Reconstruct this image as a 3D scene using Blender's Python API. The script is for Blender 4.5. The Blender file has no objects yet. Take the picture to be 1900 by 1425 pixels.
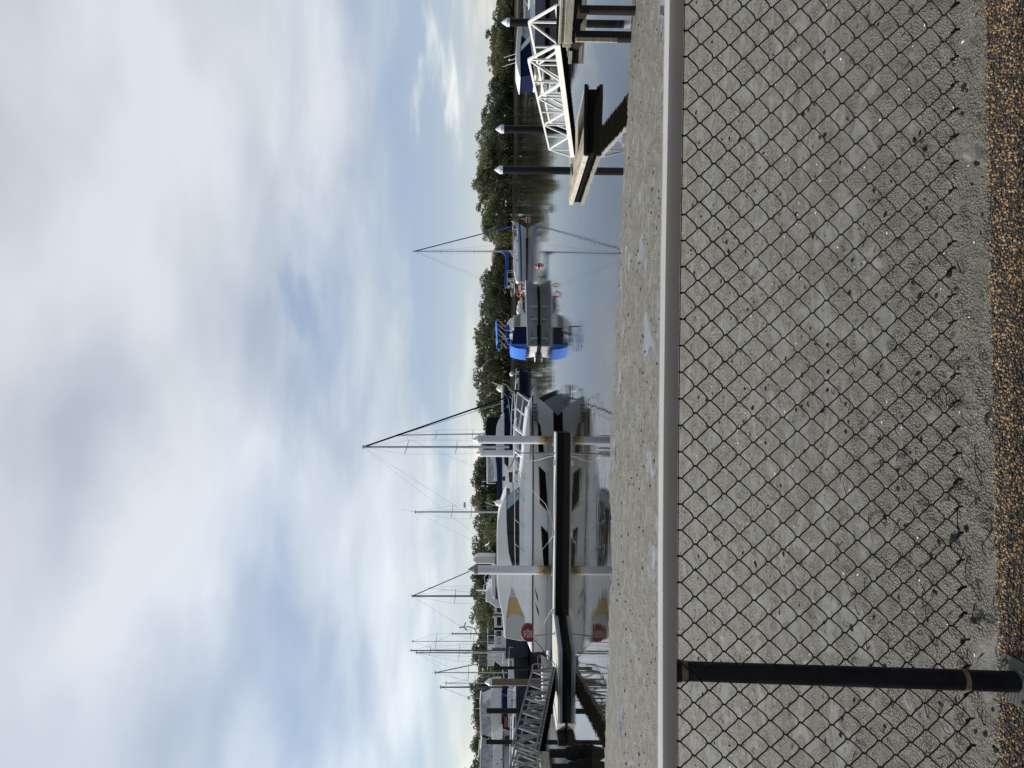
import bpy, bmesh, math, random
import numpy as np
from mathutils import Vector, Matrix, noise
from mathutils.bvhtree import BVHTree
R = math.radians
sc = bpy.context.scene
col = sc.collection
rnd = random.Random(7)

# ------------------------------------------------------------------ camera (portrait phone photo stored on its side)
F = 1318.0; CZ = 3.0; PITCH = math.atan(15 / F); ROLL = 0.011
fwd = Vector((0, math.cos(PITCH), -math.sin(PITCH)))
dn0 = Vector((0, -math.sin(PITCH), -math.cos(PITCH)))
rt0 = Vector((1, 0, 0))
ua = rt0 * math.cos(ROLL) - dn0 * math.sin(ROLL)
va = dn0 * math.cos(ROLL) + rt0 * math.sin(ROLL)
cd = bpy.data.cameras.new('camera'); cam = bpy.data.objects.new('camera', cd); col.objects.link(cam)
cd.sensor_width = 36; cd.lens = 36 * F / 1900; cd.clip_end = 3000; cd.clip_start = 0.05
m = Matrix.Identity(4)
for i, a in enumerate((va, ua, -fwd)):
    for j in range(3): m[j][i] = a[j]
m.translation = Vector((0, 0, CZ)); cam.matrix_world = m
sc.camera = cam

def W(y, v, Y):
    """world point at depth Y seen at photo column v, photo row y"""
    a = (1425 - y - 712.5) / F; b = (v - 950) / F
    d = fwd + ua * a + va * b
    return Vector((0, 0, CZ)) + d * (Y / d.y)
def WZ(y, v, z):
    a = (1425 - y - 712.5) / F; b = (v - 950) / F
    d = fwd + ua * a + va * b
    return Vector((0, 0, CZ)) + d * ((z - CZ) / d.z)

# ------------------------------------------------------------------ world and sun
SUN_EL, SUN_AZ = 38, -72            # azimuth from +Y, negative = to the left
w = bpy.data.worlds.new('World'); sc.world = w; w.use_nodes = True
nt = w.node_tree; nt.nodes.clear()
class NT:
    def __init__(s, t): s.t = t
    def n(s, k, **kw):
        o = s.t.nodes.new(k)
        for a, b in kw.items():
            if a == 'op': o.operation = b
            elif a == 'bt': o.blend_type = b
            else: setattr(o, a, b)
        return o
    def put(s, sock, val):
        if isinstance(val, bpy.types.NodeSocket): s.t.links.new(val, sock)
        elif isinstance(val, bpy.types.Node): s.t.links.new(val.outputs[0], sock)
        else:
            if isinstance(val, (tuple, list)) and sock.type == 'RGBA' and len(val) == 3: val = (*val, 1)
            sock.default_value = val
    def math(s, op, a, b=0.0, c=None, clamp=False):
        o = s.t.nodes.new('ShaderNodeMath'); o.operation = op; o.use_clamp = clamp
        s.put(o.inputs[0], a); s.put(o.inputs[1], b)
        if c is not None: s.put(o.inputs[2], c)
        return o.outputs[0]
    def mix(s, f, a, b, bt='MIX'):
        o = s.t.nodes.new('ShaderNodeMix'); o.data_type = 'RGBA'; o.blend_type = bt; o.clamp_factor = True
        s.put(o.inputs[0], f); s.put(o.inputs[6], a); s.put(o.inputs[7], b)
        return o.outputs[2]
    def noise(s, vec, scale, detail=4, rough=0.5, dist=0.0, kind='FBM'):
        o = s.t.nodes.new('ShaderNodeTexNoise'); o.noise_type = kind
        s.put(o.inputs['Vector'], vec)
        o.inputs['Scale'].default_value = scale; o.inputs['Detail'].default_value = detail
        o.inputs['Roughness'].default_value = rough; o.inputs['Distortion'].default_value = dist
        return o.outputs[0]
    def voro(s, vec, scale, out='Distance', feat='F1', rand=1.0):
        o = s.t.nodes.new('ShaderNodeTexVoronoi'); o.feature = feat
        s.put(o.inputs['Vector'], vec); o.inputs['Scale'].default_value = scale
        o.inputs['Randomness'].default_value = rand
        return o.outputs[out]
    def smooth(s, x, a, b, lo=0.0, hi=1.0):
        o = s.t.nodes.new('ShaderNodeMapRange'); o.interpolation_type = 'SMOOTHSTEP'
        s.put(o.inputs[0], x); o.inputs[1].default_value = a; o.inputs[2].default_value = b
        o.inputs[3].default_value = lo; o.inputs[4].default_value = hi
        return o.outputs[0]
    def ramp(s, x, stops, interp='LINEAR'):
        o = s.t.nodes.new('ShaderNodeValToRGB'); s.put(o.inputs[0], x)
        e = o.color_ramp.elements; o.color_ramp.interpolation = interp
        while len(e) < len(stops): e.new(0.5)
        for i, (p, c) in enumerate(stops): e[i].position = p; e[i].color = (*c, 1) if len(c) == 3 else c
        return o.outputs[0]
    def mapping(s, vec, scale=(1, 1, 1), loc=(0, 0, 0)):
        o = s.t.nodes.new('ShaderNodeMapping'); s.put(o.inputs[0], vec)
        o.inputs['Scale'].default_value = scale; o.inputs['Location'].default_value = loc
        return o.outputs[0]
    def bump(s, h, strength=1.0, dist=0.01, normal=None):
        o = s.t.nodes.new('ShaderNodeBump'); s.put(o.inputs['Height'], h)
        o.inputs['Strength'].default_value = strength; o.inputs['Distance'].default_value = dist
        if normal is not None: s.put(o.inputs['Normal'], normal)
        return o.outputs[0]
T = NT(nt)
sky = T.n('ShaderNodeTexSky', sky_type='NISHITA'); sky.sun_disc = False
sky.sun_elevation = R(SUN_EL); sky.sun_rotation = R(SUN_AZ); sky.air_density = 1.0; sky.dust_density = 0.2
tc = T.n('ShaderNodeTexCoord').outputs['Generated']
sep = T.n('ShaderNodeSeparateXYZ'); T.put(sep.inputs[0], tc)
zz = T.math('MAXIMUM', sep.outputs[2], 0.0)
den = T.math('ADD', zz, 0.16)
cmb = T.n('ShaderNodeCombineXYZ')
T.put(cmb.inputs[0], T.math('DIVIDE', sep.outputs[0], den)); T.put(cmb.inputs[1], T.math('DIVIDE', sep.outputs[1], den))
P = cmb.outputs[0]
n1 = T.noise(T.mapping(P, (0.8, 1.0, 1), (3.1, 1.7, 0)), 0.95, 5, 0.45, 0.25)
n2 = T.noise(T.mapping(P, (1, 1, 1), (8.3, 2.2, 0)), 0.7, 3, 0.5, 0.2)
n3 = T.noise(T.mapping(P, (0.8, 1.1, 1), (1.3, 9.2, 0)), 1.9, 6, 0.5, 0.25)
# cover thins out in a band a few degrees above the horizon
band = T.ramp(zz, [(0.0, (0.34,)*3), (0.03, (0.34,)*3), (0.08, (0.28,)*3), (0.14, (0.42,)*3), (0.24, (0.74,)*3), (0.4, (0.95,)*3), (1.0, (1.1,)*3)])
cov = T.math('ADD', band, T.math('MULTIPLY', T.math('SUBTRACT', n1, 0.5), 1.7))
cov = T.math('ADD', cov, T.math('MULTIPLY', T.math('SUBTRACT', n3, 0.5), 0.5))
wv_ = T.n('ShaderNodeTexNoise'); T.put(wv_.inputs['Vector'], T.mapping(P, (1, 1, 1), (4.4, 0.3, 0))); wv_.inputs['Scale'].default_value = 1.6; wv_.inputs['Detail'].default_value = 5
off = T.n('ShaderNodeVectorMath'); off.operation = 'SUBTRACT'; T.put(off.inputs[0], wv_.outputs['Color']); off.inputs[1].default_value = (0.5, 0.5, 0.5)
of2 = T.n('ShaderNodeVectorMath'); of2.operation = 'MULTIPLY'; T.put(of2.inputs[0], off.outputs[0]); of2.inputs[1].default_value = (0.42, 0.2, 0.26)
wd = T.n('ShaderNodeVectorMath'); wd.operation = 'ADD'; T.put(wd.inputs[0], tc); T.put(wd.inputs[1], of2.outputs[0])
def lobe(y, v, rad, strength, sq=1.0):
    """soft cloud mass centred on a compass direction and height"""
    d = W(y, v, 1.0) - Vector((0, 0, CZ)); d.normalize()
    a = T.n('ShaderNodeVectorMath'); a.operation = 'SUBTRACT'; T.put(a.inputs[0], wd.outputs[0]); a.inputs[1].default_value = tuple(d)
    b = T.n('ShaderNodeVectorMath'); b.operation = 'MULTIPLY'; T.put(b.inputs[0], a.outputs[0]); b.inputs[1].default_value = (1, 1, sq)
    l = T.n('ShaderNodeVectorMath'); l.operation = 'LENGTH'; T.put(l.inputs[0], b.outputs[0])
    return T.smooth(l.outputs['Value'], 0.0, rad, strength, 0.0)
def total(ls):
    x = lobe(*ls[0])
    for q in ls[1:]: x = T.math('ADD', x, lobe(*q))
    return x
covadd = total([(250, 760, 0.42, -0.26, 1.6), (450, 815, 0.25, -0.22, 1.5), (555, 548, 0.07, -0.38), (620, 640, 0.20, -0.2, 1.3), (1000, 690, 0.22, 0.40, 1.6), (700, 710, 0.20, 0.30, 2.2), (120, 810, 0.13, 0.55, 2.5), (1300, 760, 0.22, 0.2, 2.0)])
cov = T.math('ADD', cov, covadd)
cov = T.smooth(cov, 0.10, 0.80)
briadd = total([(1090, 330, 0.30, 0.62), (850, 270, 0.22, 0.4), (985, 470, 0.16, 0.42), (1000, 690, 0.20, 0.5, 1.6), (330, 330, 0.30, 0.34), (120, 810, 0.10, 0.4, 2.0), (40, 120, 0.2, 0.25), (1150, 585, 0.22, -0.4, 1.5), (830, 60, 0.26, -0.28), (560, 130, 0.2, -0.1), (680, 520, 0.2, -0.22, 1.3), (1330, 330, 0.16, -0.22)])
bright = T.math('ADD', T.smooth(T.math('ADD', T.math('MULTIPLY', n2, 0.55), T.math('MULTIPLY', n3, 0.55)), 0.36, 0.80), briadd, clamp=True)
cloud = T.mix(bright, (0.40, 0.42, 0.44), (0.77, 0.77, 0.745))
clear = T.mix(T.smooth(zz, 0.0, 0.10), (0.36, 0.415, 0.50), (0.27, 0.32, 0.43))
bgc = T.mix(cov, clear, cloud)
lowz = T.smooth(zz, 0.05, 0.35, 1.0, 0.0)
bgc = T.mix(lowz, bgc, T.mix(1.0, bgc, (1.0, 0.955, 0.985), 'MULTIPLY'))
# unseen sky behind the viewer dimmed, added to shade camera-facing sides
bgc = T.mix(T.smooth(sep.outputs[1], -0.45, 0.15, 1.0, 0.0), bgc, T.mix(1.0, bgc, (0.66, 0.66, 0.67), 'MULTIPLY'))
b1 = T.n('ShaderNodeBackground'); T.put(b1.inputs[0], sky.outputs[0]); b1.inputs[1].default_value = 0.05
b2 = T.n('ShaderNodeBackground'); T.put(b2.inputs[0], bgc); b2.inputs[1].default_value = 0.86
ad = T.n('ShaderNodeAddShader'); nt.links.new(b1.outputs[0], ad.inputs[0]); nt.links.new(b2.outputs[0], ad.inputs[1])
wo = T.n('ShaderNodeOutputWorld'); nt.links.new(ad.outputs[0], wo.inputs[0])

sd = bpy.data.lights.new('sun', 'SUN'); sd.energy = 4.6; sd.angle = R(1.2); sd.color = (1, 0.94, 0.86)
so = bpy.data.objects.new('sun', sd); col.objects.link(so)
sdir = Vector((math.sin(R(SUN_AZ)) * math.cos(R(SUN_EL)), math.cos(R(SUN_AZ)) * math.cos(R(SUN_EL)), math.sin(R(SUN_EL))))
so.rotation_euler = sdir.to_track_quat('Z', 'Y').to_euler(); so.location = (-60, 20, 60)
sc.view_settings.view_transform = 'Standard'; sc.view_settings.look = 'None'
sc.view_settings.exposure = 0.0; sc.view_settings.gamma = 1.0; sc.view_settings.use_curve_mapping = False
sc.cycles.max_bounces = 8; sc.cycles.transparent_max_bounces = 12
sc.cycles.caustics_reflective = False; sc.cycles.caustics_refractive = False

# ------------------------------------------------------------------ materials
def mat(name, color=(0.5, 0.5, 0.5), rough=0.5, metal=0.0, var=0.0, vscale=3.0, bump=0.0, bscale=40.0, coat=0.0, spec=0.5, stretch=(1, 1, 1)):
    m = bpy.data.materials.new(name); m.use_nodes = True
    t = NT(m.node_tree); b = m.node_tree.nodes['Principled BSDF']
    b.inputs['Roughness'].default_value = rough; b.inputs['Metallic'].default_value = metal
    b.inputs['Coat Weight'].default_value = coat; b.inputs['Specular IOR Level'].default_value = spec
    oc = t.n('ShaderNodeTexCoord').outputs['Object']
    v = t.mapping(oc, stretch)
    if var > 0:
        n = t.noise(v, vscale, 6, 0.6)
        dark = tuple(c * (1 - var) for c in color); lite = tuple(min(1, c * (1 + var * 0.6)) for c in color)
        t.put(b.inputs['Base Color'], t.ramp(n, [(0.3, dark), (0.7, lite)]))
        t.put(b.inputs['Roughness'], t.smooth(n, 0.3, 0.7, max(0, rough - 0.08), min(1, rough + 0.1)))
    else: b.inputs['Base Color'].default_value = (*color, 1)
    if bump > 0: t.put(b.inputs['Normal'], t.bump(t.noise(v, bscale, 5, 0.6), 1.0, bump))
    return m
M = {}
M['gel'] = mat('white_gelcoat', (0.78, 0.79, 0.79), 0.22, var=0.06, vscale=0.8)
M['gelcream'] = mat('cream_gelcoat', (0.70, 0.68, 0.62), 0.3, var=0.07, vscale=1.0)
M['gelgrey'] = mat('grey_and_shaded_hull_paint', (0.30, 0.325, 0.36), 0.2, var=0.08, vscale=0.7)
M['geldark'] = mat('slate_and_shaded_hull_paint', (0.062, 0.070, 0.085), 0.25, var=0.08, vscale=0.7)  # dark slate; carries the shade on the two white hulls by the stern
M['navyhull'] = mat('navy_hull_paint', (0.02, 0.03, 0.07), 0.12)
M['black'] = mat('black_rubber', (0.012, 0.012, 0.013), 0.5, spec=0.12, var=0.3, vscale=6)
M['glass'] = mat('dark_tinted_glass', (0.008, 0.009, 0.012), 0.05, spec=0.35)
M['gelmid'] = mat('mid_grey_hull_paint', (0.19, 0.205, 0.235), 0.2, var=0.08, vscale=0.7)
M['palewood'] = mat('bleached_waler', (0.60, 0.57, 0.49), 0.85, var=0.35, vscale=4, bump=0.01, bscale=18)
M['glasslt'] = mat('pale_screen_glass', (0.32, 0.42, 0.46), 0.08, var=0.35, vscale=1.5, spec=0.8)
M['greenglass'] = mat('green_screen_glass', (0.05, 0.15, 0.10), 0.06, var=0.5, vscale=2.5, spec=0.8)
M['clear'] = mat('clear_plastic_curtain', (0.42, 0.45, 0.50), 0.12, var=0.5, vscale=2.2, bump=0.01, bscale=3, spec=0.8)
M['steel'] = mat('polished_steel', (0.75, 0.76, 0.77), 0.25, 0.8)
M['alu'] = mat('weathered_aluminium', (0.235, 0.24, 0.245), 0.6, 0.15, var=0.12, vscale=6)
M['white'] = mat('white_powder_coat', (0.80, 0.80, 0.77), 0.4, var=0.06, vscale=4)
M['mastgrey'] = mat('anodised_mast', (0.42, 0.46, 0.50), 0.4, 0.3, var=0.08, vscale=3)
M['mastdark'] = mat('dark_mast_paint', (0.04, 0.045, 0.06), 0.4)
M['mastbrown'] = mat('varnished_brown_mast', (0.10, 0.035, 0.025), 0.35, var=0.2, vscale=2)
M['wire'] = mat('rigging_wire', (0.22, 0.24, 0.27), 0.5, 0.3)
M['navy'] = mat('navy_canvas', (0.010, 0.018, 0.065), 0.85, spec=0.12, var=0.2, vscale=2, bump=0.01, bscale=6)
M['blackcanvas'] = mat('black_canvas', (0.012, 0.013, 0.016), 0.85, spec=0.12, var=0.3, vscale=2)
M['blue'] = mat('bright_blue_canvas', (0.045, 0.19, 0.72), 0.8, var=0.12, vscale=2.0, bump=0.03, bscale=2.2, stretch=(1, 1, 0.25))
M['sailblue'] = mat('blue_sail_cover', (0.018, 0.06, 0.33), 0.8, var=0.2, vscale=2)
M['stripeblue'] = mat('blue_hull_stripe', (0.03, 0.12, 0.50), 0.25)
M['tan'] = mat('tan_cockpit_lining', (0.45, 0.32, 0.13), 0.6, var=0.15, vscale=1.5)
M['greycanvas'] = mat('grey_canvas', (0.42, 0.43, 0.43), 0.85, var=0.08, vscale=1.5, bump=0.008, bscale=5)
M['red'] = mat('dark_red_plastic', (0.22, 0.012, 0.022), 0.4, var=0.2, vscale=4)
M['buoyred'] = mat('red_buoy_paint', (0.40, 0.04, 0.03), 0.5, var=0.2, vscale=5)
M['orange'] = mat('orange_foam', (0.75, 0.16, 0.03), 0.6, var=0.15, vscale=8)
M['teak'] = mat('orange_timber', (0.50, 0.20, 0.06), 0.5, var=0.3, vscale=3)
M['rope'] = mat('white_rope', (0.55, 0.55, 0.52), 0.8)
M['darkrope'] = mat('dark_hose', (0.05, 0.05, 0.055), 0.6)
M['timber'] = mat('weathered_timber', (0.36, 0.32, 0.25), 0.85, var=0.45, vscale=3.5, bump=0.01, bscale=18, stretch=(1, 0.25, 3))
M['timberx'] = mat('weathered_timber_long', (0.44, 0.41, 0.33), 0.85, var=0.4, vscale=3.5, bump=0.01, bscale=18, stretch=(0.25, 1, 3))
M['darktimber'] = mat('dark_pile_timber', (0.028, 0.024, 0.022), 0.8, spec=0.12, var=0.4, vscale=3, bump=0.01, bscale=14, stretch=(3, 3, 0.3))
M['browntimber'] = mat('brown_pile_timber', (0.20, 0.145, 0.10), 0.85, var=0.45, vscale=3, bump=0.012, bscale=14, stretch=(4, 4, 0.3))
M['oyster'] = mat('oyster_crust', (0.018, 0.017, 0.016), 0.9, spec=0.12, var=0.5, vscale=9, bump=0.04, bscale=16)
M['concrete'] = mat('pontoon_concrete', (0.58, 0.57, 0.52), 0.8, var=0.16, vscale=2.2, bump=0.003)
M['waler'] = mat('grey_waler', (0.34, 0.36, 0.40), 0.7, var=0.15, vscale=2)
M['float'] = mat('black_pontoon_float', (0.010, 0.010, 0.011), 0.65, spec=0.12, var=0.3, vscale=3)
M['sleeve'] = mat('black_pile_sleeve', (0.013, 0.014, 0.018), 0.38, spec=0.12, var=0.2, vscale=3)
M['capwhite'] = mat('white_pile_cap', (0.74, 0.75, 0.78), 0.4, var=0.1, vscale=5)
M['bird'] = mat('white_feathers', (0.85, 0.85, 0.83), 0.8)
M['post'] = mat('black_post_paint', (0.010, 0.010, 0.012), 0.45, spec=0.12, var=0.4, vscale=14, bump=0.0006, bscale=120)
M['galv'] = mat('dull_galvanised_plate', (0.075, 0.08, 0.07), 0.7, 0.2, var=0.35, vscale=30)
M['brass'] = mat('tape_band', (0.16, 0.12, 0.06), 0.6, 0.1, var=0.7, vscale=90)
M['pvc'] = mat('black_coated_wire', (0.010, 0.010, 0.011), 0.28, spec=0.2)
M['bark'] = mat('grey_bark', (0.14, 0.115, 0.09), 0.9, var=0.4, vscale=2)

def rail_mat():
    m = bpy.data.materials.new('handrail_paint'); m.use_nodes = True
    t = NT(m.node_tree); b = m.node_tree.nodes['Principled BSDF']
    oc = t.n('ShaderNodeTexCoord').outputs['Object']
    n = t.noise(oc, 5, 5, 0.6); sp = t.voro(oc, 22)
    c = t.ramp(n, [(0.3, (0.315, 0.275, 0.24)), (0.7, (0.36, 0.32, 0.285))])
    c = t.mix(t.smooth(sp, 0.035, 0.06, 0.75, 0.0), c, (0.10, 0.075, 0.05))
    t.put(b.inputs['Base Color'], c); b.inputs['Roughness'].default_value = 0.4
    b.inputs['Coat Weight'].default_value = 1.0; b.inputs['Coat Roughness'].default_value = 0.13
    t.put(b.inputs['Normal'], t.bump(t.noise(oc, 160, 3), 1, 0.0002))
    return m
M['rail'] = rail_mat()

def pile_mat(name, base):
    """white sleeve with a rust and weed zone above the tide line"""
    m = bpy.data.materials.new(name); m.use_nodes = True
    t = NT(m.node_tree); b = m.node_tree.nodes['Principled BSDF']
    geo = t.n('ShaderNodeNewGeometry').outputs['Position']
    s = t.n('ShaderNodeSeparateXYZ'); t.put(s.inputs[0], geo)
    n = t.noise(t.mapping(geo, (3, 3, 0.7)), 2.2, 5, 0.6)
    z = t.math('ADD', s.outputs[2], t.math('MULTIPLY', t.math('SUBTRACT', n, 0.5), -0.7))
    weed = t.noise(geo, 9, 4, 0.7)
    wc = t.ramp(weed, [(0.35, (0.03, 0.022, 0.015)), (0.6, (0.16, 0.10, 0.05)), (0.75, (0.3, 0.25, 0.16))])
    c = t.ramp(z, [(0.0, (0, 0, 0)), (0.85, (0, 0, 0)), (0.95, (1, 1, 1))])
    c = t.mix(t.smooth(z, 0.80, 1.02), wc, (0.42, 0.29, 0.10))
    c = t.mix(t.smooth(z, 0.98, 1.30), c, base)
    t.put(b.inputs['Base Color'], c); b.inputs['Roughness'].default_value = 0.42
    t.put(b.inputs['Normal'], t.bump(t.math('MULTIPLY', weed, t.smooth(z, 0.8, 1.0, 1, 0)), 1, 0.04))
    return m
M['pilewhite'] = pile_mat('white_pile_sleeve', (0.62, 0.64, 0.69))

def leaf_mat(name, c1, c2):
    m = bpy.data.materials.new(name); m.use_nodes = True
    t = NT(m.node_tree); b = m.node_tree.nodes['Principled BSDF']
    oi = t.n('ShaderNodeObjectInfo').outputs['Random']
    pos = t.n('ShaderNodeNewGeometry').outputs['Position']
    n = t.noise(pos, 0.5, 3, 0.6)
    f = t.math('ADD', t.math('MULTIPLY', n, 0.9), t.math('MULTIPLY', oi, 0.5))
    t.put(b.inputs['Base Color'], t.ramp(f, [(0.40, c1), (0.95, c2)]))
    b.inputs['Roughness'].default_value = 0.7; b.inputs['Specular IOR Level'].default_value = 0.15
    tr = t.n('ShaderNodeBsdfTranslucent'); t.put(tr.inputs[0], t.ramp(f, [(0.4, tuple(x * 1.1 for x in c1)), (0.95, tuple(x * 1.3 for x in c2))]))
    mx = t.n('ShaderNodeMixShader'); mx.inputs[0].default_value = 0.25
    m.node_tree.links.new(b.outputs[0], mx.inputs[1]); m.node_tree.links.new(tr.outputs[0], mx.inputs[2])
    m.node_tree.links.new(mx.outputs[0], m.node_tree.nodes['Material Output'].inputs[0])
    return m
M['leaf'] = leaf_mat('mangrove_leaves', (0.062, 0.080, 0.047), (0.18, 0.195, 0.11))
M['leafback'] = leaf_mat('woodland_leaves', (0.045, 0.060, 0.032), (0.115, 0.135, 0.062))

def mud_mat():
    m = bpy.data.materials.new('tidal_mud'); m.use_nodes = True
    t = NT(m.node_tree); b = m.node_tree.nodes['Principled BSDF']
    pos = t.n('ShaderNodeNewGeometry').outputs['Position']
    at = t.n('ShaderNodeAttribute', attribute_name='wet').outputs['Fac']
    p2 = t.mapping(pos, (1, 1, 0))
    big = t.noise(p2, 0.9, 4, 0.55, 0.4)
    med = t.noise(p2, 5.0, 6, 0.62, 0.3)
    psep = t.n('ShaderNodeSeparateXYZ'); t.put(psep.inputs[0], pos)
    zone = t.smooth(psep.outputs[1], 5.0, 8.0)
    gran = t.math('ADD', t.math('MULTIPLY', t.voro(p2, 36), zone), t.math('MULTIPLY', t.voro(p2, 78), t.math('SUBTRACT', 1.0, zone)))
    gran2 = t.math('ADD', t.math('MULTIPLY', t.voro(p2, 74), zone), t.math('MULTIPLY', t.voro(p2, 150), t.math('SUBTRACT', 1.0, zone)))
    pits = t.voro(p2, 13)
    fine = t.noise(p2, 140, 3, 0.6)
    pn = t.noise(p2, 2.6, 9, 0.74, 0.8)
    near = t.smooth(psep.outputs[1], 3.6, 5.4, 1.0, 0.0)
    grain_mask = t.smooth(t.math('SUBTRACT', t.math('ADD', pn, t.math('MULTIPLY', near, 0.07)), t.math('MULTIPLY', at, 0.35)), 0.42, 0.54)
    base = t.mix(t.smooth(big, 0.35, 0.65), (0.180, 0.178, 0.165), (0.215, 0.209, 0.186))
    base = t.mix(t.smooth(med, 0.3, 0.75, 0.0, 0.5), base, (0.150, 0.145, 0.130))
    tan = t.mix(t.smooth(med, 0.35, 0.7), (0.212, 0.200, 0.160), (0.305, 0.290, 0.238))
    c = t.mix(grain_mask, base, tan)
    c = t.mix(t.math('MULTIPLY', t.smooth(gran, 0.22, 0.55), t.math('ADD', t.math('MULTIPLY', grain_mask, 0.50), 0.28)), c, (0.045, 0.040, 0.028))
    c = t.mix(t.math('MULTIPLY', t.smooth(gran2, 0.0, 0.20, 0.75, 0), t.math('ADD', grain_mask, 0.12)), c, (0.50, 0.48, 0.40))
    c = t.mix(t.smooth(pits, 0.04, 0.10, 0.9, 0.0), c, (0.02, 0.018, 0.015))
    holes = t.voro(p2, 3.4)
    c = t.mix(t.smooth(holes, 0.035, 0.06, 0.97, 0.0), c, (0.008, 0.007, 0.006))
    speck = t.voro(t.mapping(pos, (1, 0.7, 0)), 7.0)
    c = t.mix(t.smooth(speck, 0.07, 0.15, 0.9, 0.0), c, (0.035, 0.03, 0.024))
    sp2 = t.voro(t.mapping(pos, (1, 0.45, 0), (4, 4, 0)), 3.6)
    c = t.mix(t.math('MULTIPLY', t.smooth(sp2, 0.06, 0.14, 0.9, 0.0), t.smooth(psep.outputs[1], 9, 12)), c, (0.035, 0.03, 0.024))
    damp = t.smooth(psep.outputs[1], 3.4, 6.5, 0.84, 1.0)
    cm = t.n('ShaderNodeVectorMath'); cm.operation = 'SCALE'; t.put(cm.inputs[0], c); t.put(cm.inputs[3], t.math('MULTIPLY', damp, t.smooth(psep.outputs[1], 8.0, 15.0, 1.0, 1.05)))
    c = t.mix(t.smooth(at, 0.75, 0.95), cm.outputs[0], (0.115, 0.118, 0.118))
    t.put(b.inputs['Base Color'], c)
    ro = t.mix(grain_mask, (0.50,)*3, (0.72,)*3)
    ro = t.mix(t.smooth(at, 0.45, 0.95), ro, (0.10,)*3)
    t.put(b.inputs['Roughness'], ro)
    h = t.math('ADD', t.math('MULTIPLY', t.math('SUBTRACT', 1.0, gran), t.math('ADD', t.math('MULTIPLY', grain_mask, 1.0), 0.12)), t.math('MULTIPLY', fine, 0.35))
    h = t.math('ADD', h, t.math('MULTIPLY', t.smooth(pits, 0.0, 0.14, -1.0, 0.0), 0.8))
    h = t.math('ADD', h, t.math('MULTIPLY', med, 1.0))
    h = t.math('MULTIPLY', h, t.smooth(at, 0.45, 0.95, 1.0, 0.0))
    t.put(b.inputs['Normal'], t.bump(h, 1.0, 0.014))
    b.inputs['Specular IOR Level'].default_value = 0.5
    return m
M['mud'] = mud_mat()

def water_mat():
    m = bpy.data.materials.new('estuary_water'); m.use_nodes = True
    t = NT(m.node_tree); b = m.node_tree.nodes['Principled BSDF']
    pos = t.n('ShaderNodeNewGeometry').outputs['Position']
    b.inputs['Base Color'].default_value = (0.011, 0.010, 0.007, 1)
    b.inputs['Roughness'].default_value = 0.015; b.inputs['IOR'].default_value = 1.36
    a = t.noise(t.mapping(pos, (0.5, 2.6, 1)), 1.1, 3, 0.55, 0.3)
    c = t.noise(t.mapping(pos, (1.0, 1.8, 1)), 0.42, 2, 0.5)
    calm = t.noise(t.mapping(pos, (0.25, 1.0, 1)), 0.05, 3, 0.5, 0.5)
    sp = t.n('ShaderNodeSeparateXYZ'); t.put(sp.inputs[0], pos)
    far = t.smooth(sp.outputs[1], 40, 150, 0.4, 2.6)
    amp = t.math('MULTIPLY', t.smooth(calm, 0.38, 0.62, 0.55, 1.35), far)
    h = t.math('MULTIPLY', t.math('ADD', a, t.math('MULTIPLY', c, 1.8)), amp)
    t.put(b.inputs['Normal'], t.bump(h, 1.0, 0.0048))
    return m
M['water'] = water_mat()

def stone_mat():
    m = bpy.data.materials.new('path_pebbles'); m.use_nodes = True
    t = NT(m.node_tree); b = m.node_tree.nodes['Principled BSDF']
    a = t.n('ShaderNodeAttribute', attribute_name='tone').outputs['Fac']
    t.put(b.inputs['Base Color'], t.ramp(a, [(0.0, (0.012, 0.010, 0.008)), (0.30, (0.035, 0.024, 0.015)), (0.48, (0.10, 0.058, 0.024)), (0.62, (0.21, 0.125, 0.045)), (0.78, (0.29, 0.175, 0.065)), (0.9, (0.26, 0.13, 0.06)), (0.95, (0.27, 0.23, 0.16))], 'CONSTANT'))
    b.inputs['Roughness'].default_value = 0.42
    return m
M['stone'] = stone_mat()
M['pathbase'] = mat('path_binder', (0.018, 0.014, 0.010), 0.9, var=0.5, vscale=60, bump=0.004, bscale=90)
M['bankmud'] = mat('far_bank_mud', (0.10, 0.085, 0.068), 0.7, var=0.4, vscale=0.6, bump=0.05, bscale=2)
M['soil'] = mat('far_ground', (0.06, 0.055, 0.035), 0.9, var=0.4, vscale=0.2)
M['dryleaf'] = mat('fallen_leaf', (0.022, 0.012, 0.008), 0.5, spec=0.12, var=0.4, vscale=20)
M['strand'] = mat('dead_root_strand', (0.02, 0.016, 0.014), 0.6, spec=0.12)

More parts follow.
